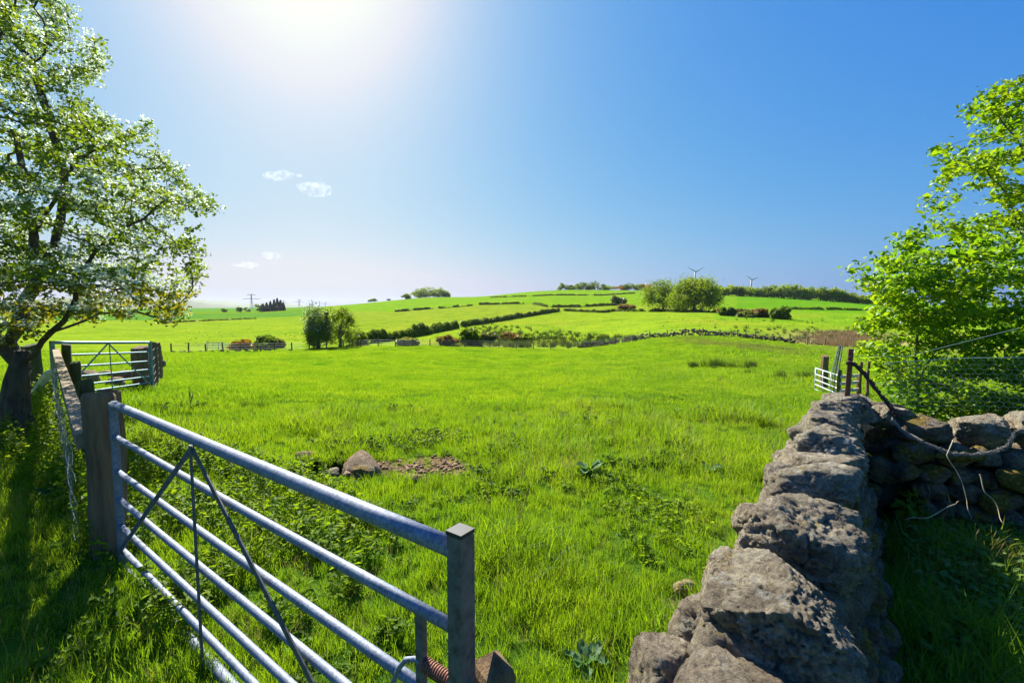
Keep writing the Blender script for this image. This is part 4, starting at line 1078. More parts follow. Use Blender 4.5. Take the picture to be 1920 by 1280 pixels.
# ------------------------------------------------------------------ nettle and herb patches (nobody could count the leaves)
def herb_patch(name, label, pts, leafmat, g, h=.35, leaf=.035, per=16, stemmat=None):
    """upright leafy stems: pairs of leaves up each stem"""
    cs = []; m_ = MB()
    for (x_, y_) in pts:
        z_ = hz(x_, y_); hh = h * g.uniform(.5, 1.15); lx, ly = g.normal(scale=.10, size=2)
        for k in range(per):
            t_ = (k + .5) / per; a = k * 1.6; r_ = leaf * (1.5 - t_ * .8)
            cs.append((x_ + lx * t_ * hh * 2 + math.cos(a) * r_, y_ + ly * t_ * hh * 2 + math.sin(a) * r_, z_ + .02 + t_ * hh))
        m_.tube([(x_, y_, z_ - .02), (x_ + lx * hh * 2, y_ + ly * hh * 2, z_ + hh)], .0022, 3, False)
    v, f = tri_fold(*flat_leaves(np.array(cs), leaf, g, 1.8, .4, .5))
    b = len(v); sv = np.array(m_.v); sf = np.array(m_.f); sf = np.concatenate([sf[:, [0, 1, 2]], sf[:, [0, 2, 3]]]) + b
    o = link(name, mesh_np(name, np.concatenate([v, sv]), np.concatenate([f, sf])), leafmat); tag(o, label, None, None, 'stuff'); return o
g = np.random.default_rng(21)
def pts_in(px_poly, n, zref=0.0):
    out = []; xs_ = [p_[0] for p_ in px_poly]; ys_ = [p_[1] for p_ in px_poly]
    P_ = [at_z(a_, b_, zref) for a_, b_ in px_poly]; poly = [(q.x, q.y) for q in P_]
    x0, x1 = min(p_[0] for p_ in poly), max(p_[0] for p_ in poly); y0, y1 = min(p_[1] for p_ in poly), max(p_[1] for p_ in poly)
    k = 0
    while len(out) < n and k < n * 60:
        k += 1; x_, y_ = g.uniform(x0, x1), g.uniform(y0, y1)
        if in_poly(x_, y_, poly) and fbm2(np.array([x_]), np.array([y_]), .5, 2, 77)[0] > -.35: out.append((x_, y_))
    return out
herb_patch('nettles', 'leafy nettle patch behind the bars of the foreground gate', pts_in([(235, 800), (420, 850), (600, 900), (760, 1000), (640, 1140), (480, 1200), (300, 1200), (240, 1050)], 800), M['nettle'], g, .20, .029, 14)
herb_patch('nettles', 'nettles and goosegrass along the foot of the fence left of the hinge post', pts_in([(0, 880), (60, 800), (110, 740), (160, 830), (190, 980), (215, 1120), (130, 1000), (60, 940)], 420), M['nettle'], g, .36, .03, 16)
herb_patch('nettles', 'weeds among the grass in front of the small field stones', pts_in([(560, 815), (640, 812), (860, 808), (900, 825), (700, 838), (560, 842)], 80, -.1), M['nettle'], g, .13, .03, 9)
herb_patch('herbs', 'low leafy herbs in the grass left of the stone wall', pts_in([(1060, 850), (1150, 870), (1300, 960), (1390, 960), (1330, 1090), (1180, 1060), (1100, 940)], 130, -.02), M['nettle'], g, .10, .026, 7)
herb_patch('herbs', 'nettles in the shaded corner where the two walls meet', pts_in([(1680, 890), (1790, 900), (1790, 990), (1700, 1010)], 160), M['weed'], g, .30, .05, 12)
herb_patch('undergrowth', 'mixed green undergrowth behind the cross wall under the young tree', [(x_, y_) for x_, y_ in zip(g.uniform(3.4, 9, 1100), g.uniform(4.3, 7.5, 1100)) if y_ > 4.75 - (x_ - 3.4) * .33 and x_ > 1.25 + .76 * (y_ - 1.42)], M['nettle'], g, .55, .05, 16)

herb_patch('herbs', 'straggly herbs and dead grass in the shade right of the near wall', pts_in([(1700, 1000), (1920, 1010), (1920, 1280), (1720, 1280)], 260), M['weed_light'], g, .12, .028, 7)
# big leaved plant in the pasture
def leafy_plant(px, py, n, size, label, seed, mat='dock', up=.6):
    g_ = random.Random(seed); q = at_z(px, py, -.03); z_ = hz(q.x, q.y)
    t_ = thing('dock_plant', label, 'plant', (q.x, q.y, z_), 'broad leaved plants in the pasture')
    for k in range(n):
        a = k * 2.4 + g_.uniform(-.3, .3); L_ = size * g_.uniform(.7, 1.15); w_ = L_ * .38; el = g_.uniform(.35, 1.15) * up
        vs = []; fs = []
        for i, (t2, ww) in enumerate(((0, .05), (.2, .35), (.4, .85), (.6, 1), (.8, .75), (.93, .4), (1, .04))):
            r_ = L_ * t2; z2 = math.sin(el) * r_ - .5 * r_ * r_ / L_ * .9; wob = .012 * math.sin(i * 2.1 + k)
            for s_ in (-1, 0, 1): vs.append((r_ * math.cos(a) * math.cos(el) - s_ * ww * w_ / 2 * math.sin(a), r_ * math.sin(a) * math.cos(el) + s_ * ww * w_ / 2 * math.cos(a), .02 + z2 + (abs(s_) * .02) + wob * s_))
        for i in range(6):
            for s_ in (0, 1): b_ = i * 3 + s_; fs.append((b_, b_ + 1, b_ + 4, b_ + 3))
        m_ = MB(); m_.add(vs, fs); m_.build('leaf', M[mat], t_, True)
leafy_plant(1105, 885, 14, .30, 'broad leaved dock plant with shiny leaves in mid pasture', 1, up=1.2)
leafy_plant(1330, 880, 9, .2, 'smaller weed rosette in the pasture near the stone wall', 2, up=1.1)
leafy_plant(1100, 1262, 9, .16, 'pale leaved weed at the bottom edge right of the latch post', 3, up=1.1)
leafy_plant(95, 960, 8, .24, 'dark dock plant in the shade at the foot of the netting', 4, up=1.1)

# ------------------------------------------------------------------ grass: instanced tufts
def tuft_mesh(name, seed, n, disc, h0, h1, w, lean, segs=3, curl=.5):
    g_ = random.Random(seed); vs = []; fs = []
    for k in range(n):
        a = g_.uniform(0, 6.28); r_ = disc * math.sqrt(g_.random()); x0, y0 = r_ * math.cos(a), r_ * math.sin(a)
        hh = g_.uniform(h0, h1); da = g_.uniform(0, 6.28); ln = g_.uniform(.1, 1) * lean; fa_ = g_.uniform(0, 3.14); ww = w * g_.uniform(.6, 1.2)
        b = len(vs)
        for i in range(segs + 1):
            t_ = i / segs; out_ = ln * hh * (t_ ** 1.7); z_ = hh * t_ * (1 - curl * ln * t_ * .6); wd = ww * (1 - t_ ** 1.6) * .5 + .0002
            cx_, cy_ = x0 + math.cos(da) * out_, y0 + math.sin(da) * out_
            if i == segs: vs.append((cx_, cy_, z_))
            else: vs += [(cx_ - math.cos(fa_) * wd, cy_ - math.sin(fa_) * wd, z_), (cx_ + math.cos(fa_) * wd, cy_ + math.sin(fa_) * wd, z_)]
        for i in range(segs - 1): q_ = b + 2 * i; fs.append((q_, q_ + 1, q_ + 3, q_ + 2))
        q_ = b + 2 * (segs - 1); fs.append((q_, q_ + 1, q_ + 2))
    m_ = MB(); m_.v = vs; m_.f = fs; return m_.mesh(name)
def leafy_tuft(name, seed, n, disc, size, hh):
    g_ = np.random.default_rng(seed); a = g_.uniform(0, 6.28, n); r_ = disc * np.sqrt(g_.random(n)); c_ = np.stack([r_ * np.cos(a), r_ * np.sin(a), g_.uniform(.02, hh, n)], 1)
    v, f = tri_fold(*flat_leaves(c_, size, g_, 1.5, .3, .5)); return mesh_np(name, v, f)
src = bpy.data.collections.new('tuft_sources')        # kept out of the scene
def add_src(me, mat, nm):
    me.materials.append(mat); o = bpy.data.objects.new(nm, me); src.objects.link(o); return o
# names sort so that the pick index is the order below
specs = []
for k in range(5): specs.append((tuft_mesh('t', 40 + k, 34, .075, .06, .17, .0052, .75), M['grass']))                 # 0-4 near tufts
for k in range(2): specs.append((tuft_mesh('t', 50 + k, 22, .07, .10, .25, .0055, .9), M['grass']))                  # 5-6 taller
specs.append((leafy_tuft('t', 60, 26, .09, .028, .07), M['weed'])); specs.append((leafy_tuft('t', 61, 20, .08, .038, .11), M['weed']))   # 7-8
specs.append((tuft_mesh('t', 62, 7, .07, .08, .22, .003, 1.1), M['grass_dry']))                                        # 9
for k in range(4): specs.append((tuft_mesh('t', 70 + k, 130, .34, .05, .15, .011, .7, 2), M['grass']))                # 10-13 mid patches
for k in range(3): specs.append((tuft_mesh('t', 80 + k, 150, .85, .05, .15, .03, .7, 2), M['grass']))                 # 14-16 far patches
def seed_tuft(seed):
    g_ = random.Random(seed); m_ = MB()
    for k in range(5):
        x0, y0 = g_.uniform(-.07, .07), g_.uniform(-.07, .07); hh = g_.uniform(.2, .36); a = g_.uniform(0, 6.28); l_ = g_.uniform(.03, .09)
        p0 = Vector((x0, y0, 0)); p1 = Vector((x0 + l_ * .4 * math.cos(a), y0 + l_ * .4 * math.sin(a), hh * .6)); p2 = Vector((x0 + l_ * math.cos(a), y0 + l_ * math.sin(a), hh))
        m_.tube([p0, p1, p2], .0008, 3, False); m_.tube([p2, p2 + Vector((.004, .002, .018)), p2 + Vector((.010, .003, .045))], [.0012, .0034, .0006], 4, False)
    return m_.mesh('t')
for k in range(2): specs.append((seed_tuft(90 + k), M['grass_dry']))     # 17-18
for k, (me, mt) in enumerate(specs): add_src(me, mt, f'tuft_{k:02d}')

def scatter(name, label, P_, idx, sc_, g):
    me = bpy.data.meshes.new(name); me.vertices.add(len(P_)); me.vertices.foreach_set('co', P_.astype(np.float32).ravel())
    a = me.attributes.new('pick', 'INT', 'POINT'); a.data.foreach_set('value', idx.astype(np.int32))
    a = me.attributes.new('size', 'FLOAT', 'POINT'); a.data.foreach_set('value', sc_.astype(np.float32))
    a = me.attributes.new('turn', 'FLOAT_VECTOR', 'POINT'); t_ = np.stack([g.normal(scale=.09, size=len(P_)), g.normal(scale=.09, size=len(P_)), g.uniform(0, 6.28, len(P_))], 1)
    a.data.foreach_set('vector', t_.astype(np.float32).ravel())
    o = link(name, me); tag(o, label, None, None, 'stuff')
    ng = bpy.data.node_groups.new(name + '_nodes', 'GeometryNodeTree')
    ng.interface.new_socket('Geometry', in_out='INPUT', socket_type='NodeSocketGeometry'); ng.interface.new_socket('Geometry', in_out='OUTPUT', socket_type='NodeSocketGeometry')
    gi = ng.nodes.new('NodeGroupInput'); go = ng.nodes.new('NodeGroupOutput'); ip = ng.nodes.new('GeometryNodeInstanceOnPoints'); ci = ng.nodes.new('GeometryNodeCollectionInfo')
    ci.inputs['Collection'].default_value = src; ci.inputs['Separate Children'].default_value = True; ci.inputs['Reset Children'].default_value = True
    ip.inputs['Pick Instance'].default_value = True
    def na(t__, n__):
        x = ng.nodes.new('GeometryNodeInputNamedAttribute'); x.data_type = t__; x.inputs['Name'].default_value = n__; return x.outputs['Attribute']
    L = ng.links; L.new(gi.outputs[0], ip.inputs['Points']); L.new(ci.outputs[0], ip.inputs['Instance']); L.new(na('INT', 'pick'), ip.inputs['Instance Index'])
    L.new(na('FLOAT', 'size'), ip.inputs['Scale']); L.new(na('FLOAT_VECTOR', 'turn'), ip.inputs['Rotation']); L.new(ip.outputs[0], go.inputs[0])
    md = o.modifiers.new('scatter', 'NODES'); md.node_group = ng
    return o

def ring(r0, r1, a0, a1, dens, g):
    n = int(dens * (a1 - a0) * (r1 * r1 - r0 * r0) / 2); r_ = np.sqrt(g.uniform(r0 * r0, r1 * r1, n)); a = g.uniform(a0, a1, n); return r_ * np.sin(a), r_ * np.cos(a)
def off_wall(x_, y_):
    keep = np.ones(len(x_), bool)
    for O_, d_, L_, lo, hi in ((W0, wdir, LEN + .3, -.30, .50), (c0, cdir, CL, -.40, .32)):
        dx, dy = x_ - O_.x, y_ - O_.y; s_ = dx * d_.x + dy * d_.y; o_ = -dx * d_.y + dy * d_.x
        keep &= ~((s_ > -.25) & (s_ < L_) & (o_ > lo) & (o_ < hi))
    return keep
def bare(x_, y_, g):
    m = np.exp(-((x_ + 2.20) / .36) ** 4 - ((y_ - 5.28) / .34) ** 4) > .3
    m |= np.exp(-((x_ + 1.80) / .34) ** 4 - ((y_ - 5.25) / .34) ** 4) > .3
    n_ = fbm2(x_, y_, .35, 2, 6)
    m |= (np.exp(-((x_ + 1.10) / .58) ** 2 - ((y_ - 5.50) / .42) ** 2) + .3 * n_ > .30) & (g.random(len(x_)) < .80)
    m |= (np.exp(-((x_ + 10) / 1.2) ** 2 - ((y_ - 11.6) / .42) ** 2) + .2 * n_ > .45) & (g.random(len(x_)) < .9)
    m |= (np.exp(-((x_ - 1.06) / .20) ** 2 - ((y_ - 2.70) / .16) ** 2) + .3 * n_ > .5)
    return m
g = np.random.default_rng(99); RA = az_px(-60); RB = az_px(1990)
xs_, ys_, ix, ss = [], [], [], []
for r0, r1, dens in ((.7, 3.2, 300), (3.2, 6.5, 190), (6.5, 10.5, 95)):
    x_, y_ = ring(r0, r1, RA, RB, dens, g); k = off_wall(x_, y_) & ~bare(x_, y_, g); x_, y_ = x_[k], y_[k]
    lush = fbm2(x_, y_, 1.1, 3, 41); herb = fbm2(x_, y_, .8, 3, 55); dry = fbm2(x_, y_, .9, 2, 66)
    u = g.random(len(x_)); pick = g.integers(0, 5, len(x_)); pick = np.where((lush > .25) & (u < .45), g.integers(5, 7, len(x_)), pick)
    pick = np.where((herb > .6) & (u > .7), g.integers(7, 9, len(x_)), pick)
    pick = np.where((u > .94) | ((dry > .45) & (u > .70)), 9, pick)
    pick = np.where((u > .915) & (u < .932), g.integers(17, 19, len(x_)), pick)
    xs_.append(x_); ys_.append(y_); ix.append(pick); ss.append((.62 + .60 * np.clip(lush + .4, 0, 1.3)) * g.uniform(.75, 1.2, len(x_)) * (1.0 if r0 < 3 else (1.12 if r0 < 6 else 1.35)))
x_, y_, p_, s_ = map(np.concatenate, (xs_, ys_, ix, ss))
scatter('grass', 'long bright grass of the near pasture around the gate and wall', np.stack([x_, y_, height(x_, y_) - .008], 1), p_, s_, g)
xs_, ys_, ix, ss = [], [], [], []
for r0, r1, dens, lo, hi, bs in ((10, 20, 17, 10, 14, 1.0), (20, 36, 8, 10, 14, 1.25), (36, 77.6, 1.9, 14, 17, 1.0)):
    x_, y_ = ring(r0, r1, RA, RB, dens, g); k = off_wall(x_, y_) & ~bare(x_, y_, g); x_, y_ = x_[k], y_[k]
    lush = fbm2(x_, y_, 3.5, 3, 41)
    xs_.append(x_); ys_.append(y_); ix.append(g.integers(lo, hi, len(x_))); ss.append(bs * (.65 + .65 * np.clip(lush + .4, 0, 1.3)) * g.uniform(.8, 1.15, len(x_)))
x_, y_, p_, s_ = map(np.concatenate, (xs_, ys_, ix, ss))
scatter('grass', 'short even grass of the open pasture down to the boundary fence', np.stack([x_, y_, height(x_, y_) - .01], 1), p_, s_, g)

# ------------------------------------------------------------------ rushes and reeds
def rush_mesh(pts, h, n, g, w=.012, spread=.45, fan=.45):
    vs = []; 
    m = len(pts) * n; base_ = np.repeat(np.array(pts), n, 0); hs = np.repeat(np.array(h), n) * g.uniform(.6, 1.1, m); sp_ = np.repeat(np.array(h), n) * spread
    o = g.normal(size=(m, 2)) * sp_[:, None] * .4; l_ = o * fan / (sp_[:, None] + 1e-6) * hs[:, None] + g.normal(size=(m, 2)) * .12 * hs[:, None]
    a = g.uniform(0, 3.14, m); wd = np.repeat(np.array(h), n) * w; W2 = np.stack([np.cos(a) * wd, np.sin(a) * wd, np.zeros(m)], 1)
    b0 = base_ + np.concatenate([o, np.full((m, 1), -.03)], 1); tp_ = b0 + np.concatenate([l_, hs[:, None]], 1)
    v = np.stack([b0 - W2, b0 + W2, tp_], 1).reshape(-1, 3); return v, np.arange(3 * m).reshape(m, 3)
g = np.random.default_rng(31)
# countable rush clumps in the pasture, right of centre
for k, (px_, py_, w_, hh, lb) in enumerate(((1298, 688, 5, .5, 'small dark rush clump left of the long rush row in the pasture'), (1350, 688, 28, .62, 'long dark row of rushes in the right of the pasture'),
        (1411, 687, 4, .45, 'small rush clump just right of the long rush row'), (1466, 712, 4, .5, 'round rush clump farther right in the pasture'), (1511, 711, 7, .5, 'wide rush clump nearest the small pale gate'),
        (1405, 700, 4, .3, 'low faint rush clump below the long rush row'), (1548, 664, 10, .5, 'rush clump against the slope above the small pale gate'), (1400, 784, 5, .25, 'dark weed clump in the pasture near the wall end'), (465, 764, 16, .22, 'dark low weed clump in the pasture right of the foreground hinge post'))):
    q = hit(px_, py_); dd = math.hypot(q.x, q.y); ww = w_ * dd / F
    pts = [(g.normal() * ww * .8, g.normal() * ww * .35 + 0, 0) for _ in range(6 if w_ < 20 else 17)]
    pts = [(a_, b_, hz(q.x + a_, q.y + b_) - q.z) for a_, b_, _ in pts]
    v, f = rush_mesh(pts, [hh * g.uniform(.6, 1.1) for _ in pts], 60, g, .012, .5); o = link('rush_clump', mesh_np('rush_clump', v, f), M['rush']); o.location = q; tag(o, lb, 'rushes', 'rush clumps in the pasture')
# the rush bed beyond the fence
def rush_bed(name, label, cnt, fpx, fpy, hh, mat, n=26, w=.03, dens=None):
    pts = []; hs = []; k = 0
    while len(pts) < cnt and k < cnt * 20:
        k += 1; px_, py_ = fpx(), fpy()
        if dens and not dens(px_, py_): continue
        q = hit(px_, py_)
        if math.hypot(q.x, q.y) < 79.5: continue
        pts.append(tuple(q)); hs.append(hh * g.uniform(.5, 1.25))
    v, f = rush_mesh(pts, hs, n, g, w, .55); o = link(name, mesh_np(name, v, f), mat); tag(o, label, None, None, 'stuff')
rush_bed('rushes', 'dark rush clumps on the slope above the stone wall', 430, lambda: g.uniform(890, 1200), lambda: g.uniform(604, 652), 1.15, M['rush'], 40, .03, lambda x, y: y > 606 + max(0, (x - 900)) * .10 and g.random() < .35 + .65 * (y - 600) / 50)
rush_bed('rushes', 'rushes above the wall at the right of the slope', 130, lambda: g.uniform(1330, 1640), lambda: g.uniform(596, 640), .9, M['rush'], 34, .03, lambda x, y: abs(y - (598 + (x - 1400) * .04)) < 4 or y > 614)
rush_bed('rushes', 'small dark tussocks dotted over the middle fields', 620, lambda: g.uniform(330, 1640), lambda: g.uniform(584, 648), .36, M['rush'], 18, .06)
rush_bed('dead_reeds', 'tan dead reeds in the boggy strip beyond the fence at right', 900, lambda: g.normal(1590, 40), lambda: g.uniform(622, 652), .8, M['reed_dry'], 16, .05)
rush_bed('dead_reeds', 'brown sedge and rushes along the fence left of the stone wall', 420, lambda: g.uniform(840, 1080), lambda: g.uniform(636, 650), .7, M['scrub'], 12, .04)
# weedy strip on the mound
pts = []; hs = []
for _ in range(900):
    t_ = g.uniform(0, 1); px_ = 1265 + 245 * t_ + g.normal() * 8; py_ = 636 + 24 * t_ + g.normal() * 3.5; q = hit(px_, py_)
    if 30 < math.hypot(q.x, q.y) < 76: pts.append(tuple(q)); hs.append(.34 * g.uniform(.5, 1.2))
v, f = rush_mesh(pts, hs, 16, g, .05, .9); o = link('tall_weeds', mesh_np('tall_weeds', v, f), M['scrub']); tag(o, 'olive band of tall weeds across the near mound', None, None, 'stuff')

# ------------------------------------------------------------------ boundary fence and far stone wall
FP = []
for px_ in list(np.arange(318, 1100, 32.5)) + list(np.arange(1120, 1580, 33)):
    q = at_r(px_, 78.6 + .5 * math.sin(px_ * .03)); FP.append(q)
bf = thing('wire_fence', 'long post and wire fence along the far edge of the pasture', 'fence', (0, 0, 0))
for k, q in enumerate(FP): wood_post('post', None, tuple(q), .15, .13, 1.25 + .12 * math.sin(k * 2.3), M['post'], parent=bf, lean=(.05 * math.sin(k * 1.7), 0), round_=False)
m_ = MB()
for z_ in (.35, .7, 1.05): m_.tube([q + Vector((0, 0, z_)) for q in FP], .012, 3, False)
m_.build('wires', M['wire'], bf)
def rubble_wall(name, label, line, h, w, sizes, seed, mat, dens=3.2):
    g_ = random.Random(seed); base_m = [rock_mesh('r', (1, 1, 1), seed * 10 + k, 1, 6, .06) for k in range(6)]
    bv = []; 
    for b_ in base_m:
        co = np.empty(len(b_.vertices) * 3); b_.vertices.foreach_get('co', co); bv.append(co.reshape(-1, 3))
    bf_ = ico(1)[1]; V_, F_ = [], []; n = 0; tot = 0
    for i in range(len(line) - 1):
        a_, b_ = line[i], line[i + 1]; L_ = (b_ - a_).length; cnt = int(L_ * dens * h / .5)
        for k in range(cnt):
            q = a_.lerp(b_, g_.random()); s_ = g_.uniform(*sizes); z_ = g_.random() * (h - s_ * .3) * (1 + .25 * math.sin(q.x * .9 + q.y)); kk = g_.randrange(6); ang = g_.uniform(0, 6.28)
            rot_ = np.array(Matrix.Rotation(ang, 3, 'Z')); v_ = (bv[kk] * np.array((s_ * 1.3, s_, s_ * .8))) @ rot_.T + np.array((q.x + g_.uniform(-w, w), q.y + g_.uniform(-w, w), hz(q.x, q.y) + z_))
            V_.append(v_); F_.append(bf_ + n); n += len(v_)
    o = link(name, mesh_np(name, np.concatenate(V_), np.concatenate(F_)), mat); tag(o, label, 'stone wall'); o['kind'] = 'thing'; del o['kind']; return o
ln = [at_r(px_, 80.3 + 1.0 * math.sin(px_ * .02)) for px_ in np.arange(1085, 1500, 14)]
rubble_wall('field_wall', 'dark tumbled stone wall curving over the slope beyond the pasture', ln, .95, .3, (.22, .46), 5, M['rock_far'], 10)
ln = [at_r(px_, 77.0) for px_ in np.arange(310, 560, 20)]
rubble_wall('field_wall', 'low scatter of wall stones along the fence at left', ln, .3, .5, (.3, .6), 6, M['rock_far'], 3.2)
# wooden hurdle
hr = thing('wooden_hurdle', 'leaning timber hurdle beside the orange gorse at the far fence', 'hurdle', (0, 0, 0))
a, b = at_r(386, 83), at_r(428, 84)
for z_ in (.3, .6, .9, 1.2):
    m_ = MB(); m_.tube([a + Vector((0, 0, z_)), b + Vector((0, 0, z_ * .8 - .1))], .05, 5); m_.build('rail', M['white_wood'], hr)
for t_ in (0, .5, 1): q = a.lerp(b, t_); m_ = MB(); m_.tube([q + Vector((0, 0, -.2)), q + Vector((0, 0, 1.3 - .3 * t_))], .07, 5); m_.build('post', M['white_wood'], hr)

# ------------------------------------------------------------------ hedges
def hedge(name, label, pts, h, w, leaf, mat, seed, dens=60, thin=True):
    g_ = np.random.default_rng(seed); P_ = []
    for i in range(len(pts) - 1):
        (x0, y0), (x1, y1) = pts[i], pts[i + 1]; k_ = max(2, int(abs(x1 - x0) / 8))
        for t_ in np.linspace(0, 1, k_, endpoint=False): P_.append(hit(x0 + (x1 - x0) * t_, y0 + (y1 - y0) * t_))
    P_.append(hit(*pts[-1])); P_ = np.array([tuple(q) for q in P_]); seg = np.linalg.norm(np.diff(P_, axis=0), axis=1); cum = np.concatenate([[0], np.cumsum(seg)]); T_ = cum[-1]
    n = int(min(60000, T_ * dens)); s_ = g_.uniform(0, T_, n)
    base_ = np.stack([np.interp(s_, cum, P_[:, k]) for k in range(3)], 1); base_[:, 2] = height(base_[:, 0], base_[:, 1])
    dirs = np.stack([np.interp(s_, cum[:-1], np.diff(P_[:, k]) / np.maximum(seg, .01)) for k in (0, 1)], 1)
    lump = 1 + .28 * vnoise(np.stack([s_ / (h * 1.6), s_ * 0, s_ * 0], 1), seed) + .18 * vnoise(np.stack([s_ / (h * .45), s_ * 0, s_ * 0], 1), seed + 1)
    u = g_.uniform(-1, 1, n); vv = g_.uniform(0, 1, n) ** .8
    across = u * w / 2 * (1 - .35 * vv ** 2) * (1 + .2 * vnoise(np.stack([s_ / h, vv * 3, u], 1), 5)); top = h * lump * (1 - .18 * u ** 2)
    c_ = base_ + np.stack([-dirs[:, 1] * across, dirs[:, 0] * across, vv * top], 1)
    hole = vnoise(np.stack([s_ / (h * 3.2), s_ * 0 + 3, s_ * 0], 1), seed + 9) + .4 * vnoise(np.stack([s_ / (h * 1.1), s_ * 0 + 8, s_ * 0], 1), seed + 4)
    if thin: c_ = c_[(hole > -.42) | ((vv * lump < .35) & (hole > -.75))]
    v, f = quads(c_, leaf, g_); t = thing(name, label, 'hedge', (0, 0, 0)); link('foliage', mesh_np('foliage', v, f), mat, t)
    cnt = int(T_ / max(2.5, T_ / 60)); m_ = MB()
    for k in range(cnt):
        q = [np.interp(T_ * (k + .5) / cnt, cum, P_[:, j]) for j in range(3)]; m_.tube([(q[0], q[1], q[2] - .2), (q[0] + random.uniform(-.2, .2), q[1], q[2] + h * .8)], .07, 4, False)
    tag(m_.build('stems', M['bark'], t), None, None, None, 'stuff'); return t
hedge('hedge', 'tall dark hedge running up behind the small pair of trees', HEDGE_A, 2.35, 1.6, .26, M['hedge'], 1, 420, False)
hedge('hedge', 'dark trimmed hedge continuing diagonally up the middle slope', HEDGE_B, 2.3, 1.8, .38, M['hedge'], 2, 130, False)
hedge('hedge', 'low hedge line running right from the gap towards the two big trees', HEDGE_B2, 1.6, 1.8, .5, M['hedge'], 3, 60)
hedge('hedge', 'thin hedge climbing the left of the upper slope', HEDGE_C, 1.7, 2.2, .6, M['hedge'], 4, 60)
hedge('hedge', 'wavy hedge across the middle of the upper slope', HEDGE_C2, 2.0, 2.4, .6, M['hedge'], 5, 60)
hedge('hedge', 'faint hedge line just under the hill crest', HEDGE_D, 1.6, 2.4, .9, M['hedge'], 6, 30)
hedge('hedge', 'pale hedge along the foot of the right skyline wood', [(1342, 551), (1420, 554), (1500, 558.5), (1560, 562)], 2.2, 3, .9, M['scrub'], 7, 30)
hedge('hedge', 'thin field boundary line across the right hand fields', [(1480, 580), (1560, 581), (1640, 583)], 1.5, 2, .6, M['hedge'], 8, 30)
hedge('hedge', 'straight dark boundary line in the green fields at far left', [(300, 606), (360, 603), (430, 600), (480, 597.5)], .7, 1.6, .6, M['hedge'], 9, 30)
hedge('hedge', 'brown bramble bank from the two big trees to the right', [(1345, 587), (1390, 588), (1440, 590), (1475, 590)], 2.0, 6, .4, M['hedge_brown'], 10, 140)

# ------------------------------------------------------------------ trees and bushes out in the fields
def tree_px(px, py_base, w_px, h_px, label, mat, seed, r=None, **kw):
    q = at_r(px, r, py_base) if r else hit(px, py_base)
    dd = q.y if q.y > 1 else 1; s_ = dd / F
    return far_tree((q.x, q.y, q.z - .05), w_px * s_, h_px * s_, label, mat, seed, **kw)
tree_px(597, 655, 50, 78, 'whitish flowering small tree, left one of the pair at the fence', M['far_tree_dk'], 1, r=80.5, n=6500, leaf=.19, lobes=26, bloom=2600, trunk_h=.05)
tree_px(638, 655, 70, 72, 'open crowned small tree, right one of the pair at the fence', M['far_tree'], 2, r=81.5, n=5200, leaf=.19, lobes=34, trunk_h=.06)
tree_px(1243, 583, 72, 57, 'rounded dark tree, left of the two big trees on the slope', M['far_tree'], 3, n=9000, leaf=.55, lobes=30, trunk_h=.12)
tree_px(1301, 584, 92, 62, 'largest broad tree on the slope in front of the left wind turbine', M['far_tree'], 4, n=15000, leaf=.55, lobes=40, trunk_h=.05)
for k, (px_, py_, w_, h_, lb, mt, r_) in enumerate((
    (455, 652, 34, 15, 'orange flowering gorse bush at the far fence', 'gorse', 84), (497, 653, 40, 22, 'dark green bush right of the orange gorse', 'far_tree_dk', 84),
    (523, 652, 16, 16, 'small grey green shrub beside the dark bush at the fence', 'scrub', 85), (670, 652, 34, 24, 'leafy bush right of the pair of small trees', 'far_tree', 84),
    (765, 648, 36, 13, 'low pale bush in front of the tall hedge', 'scrub', 82), (880, 648, 34, 30, 'rounded grey green bush at the lower end of the diagonal hedge', 'far_tree', 84),
    (840, 649, 36, 18, 'brownish bramble bush left of the rounded bush', 'hedge_brown', 82), (912, 645, 36, 18, 'spreading grey scrub right of the rounded bush', 'scrub', 90),
    (955, 640, 40, 14, 'dark bramble mound among the rushes', 'hedge_brown', 100), (985, 636, 22, 12, 'green bush among the rushes', 'far_tree', 102),
    (1364, 584, 26, 14, 'small dark tree right of the largest broad tree', 'far_tree_dk', 215), (1424, 583, 34, 15, 'gorse bush tinged with orange on the bramble bank', 'hedge_brown', 210),
    (1463, 590, 30, 21, 'rounded green bush at the right end of the bramble bank', 'far_tree_dk', 200), (1400, 587, 30, 10, 'low green scrub on the bramble bank', 'scrub', 205),
    (1175, 576, 30, 9, 'brambly bush where the hedges meet in mid slope', 'hedge_brown', 330), (1160, 570, 26, 14, 'thin scrub climbing the slope above the hedge meeting point', 'scrub', 430))):
    tree_px(px_, py_, w_, h_, lb, M[mt], 40 + k, r=r_, n=2600, leaf=.02 * r_ ** .72, lobes=16, cat='bush', name='bush', trunk_h=.05)
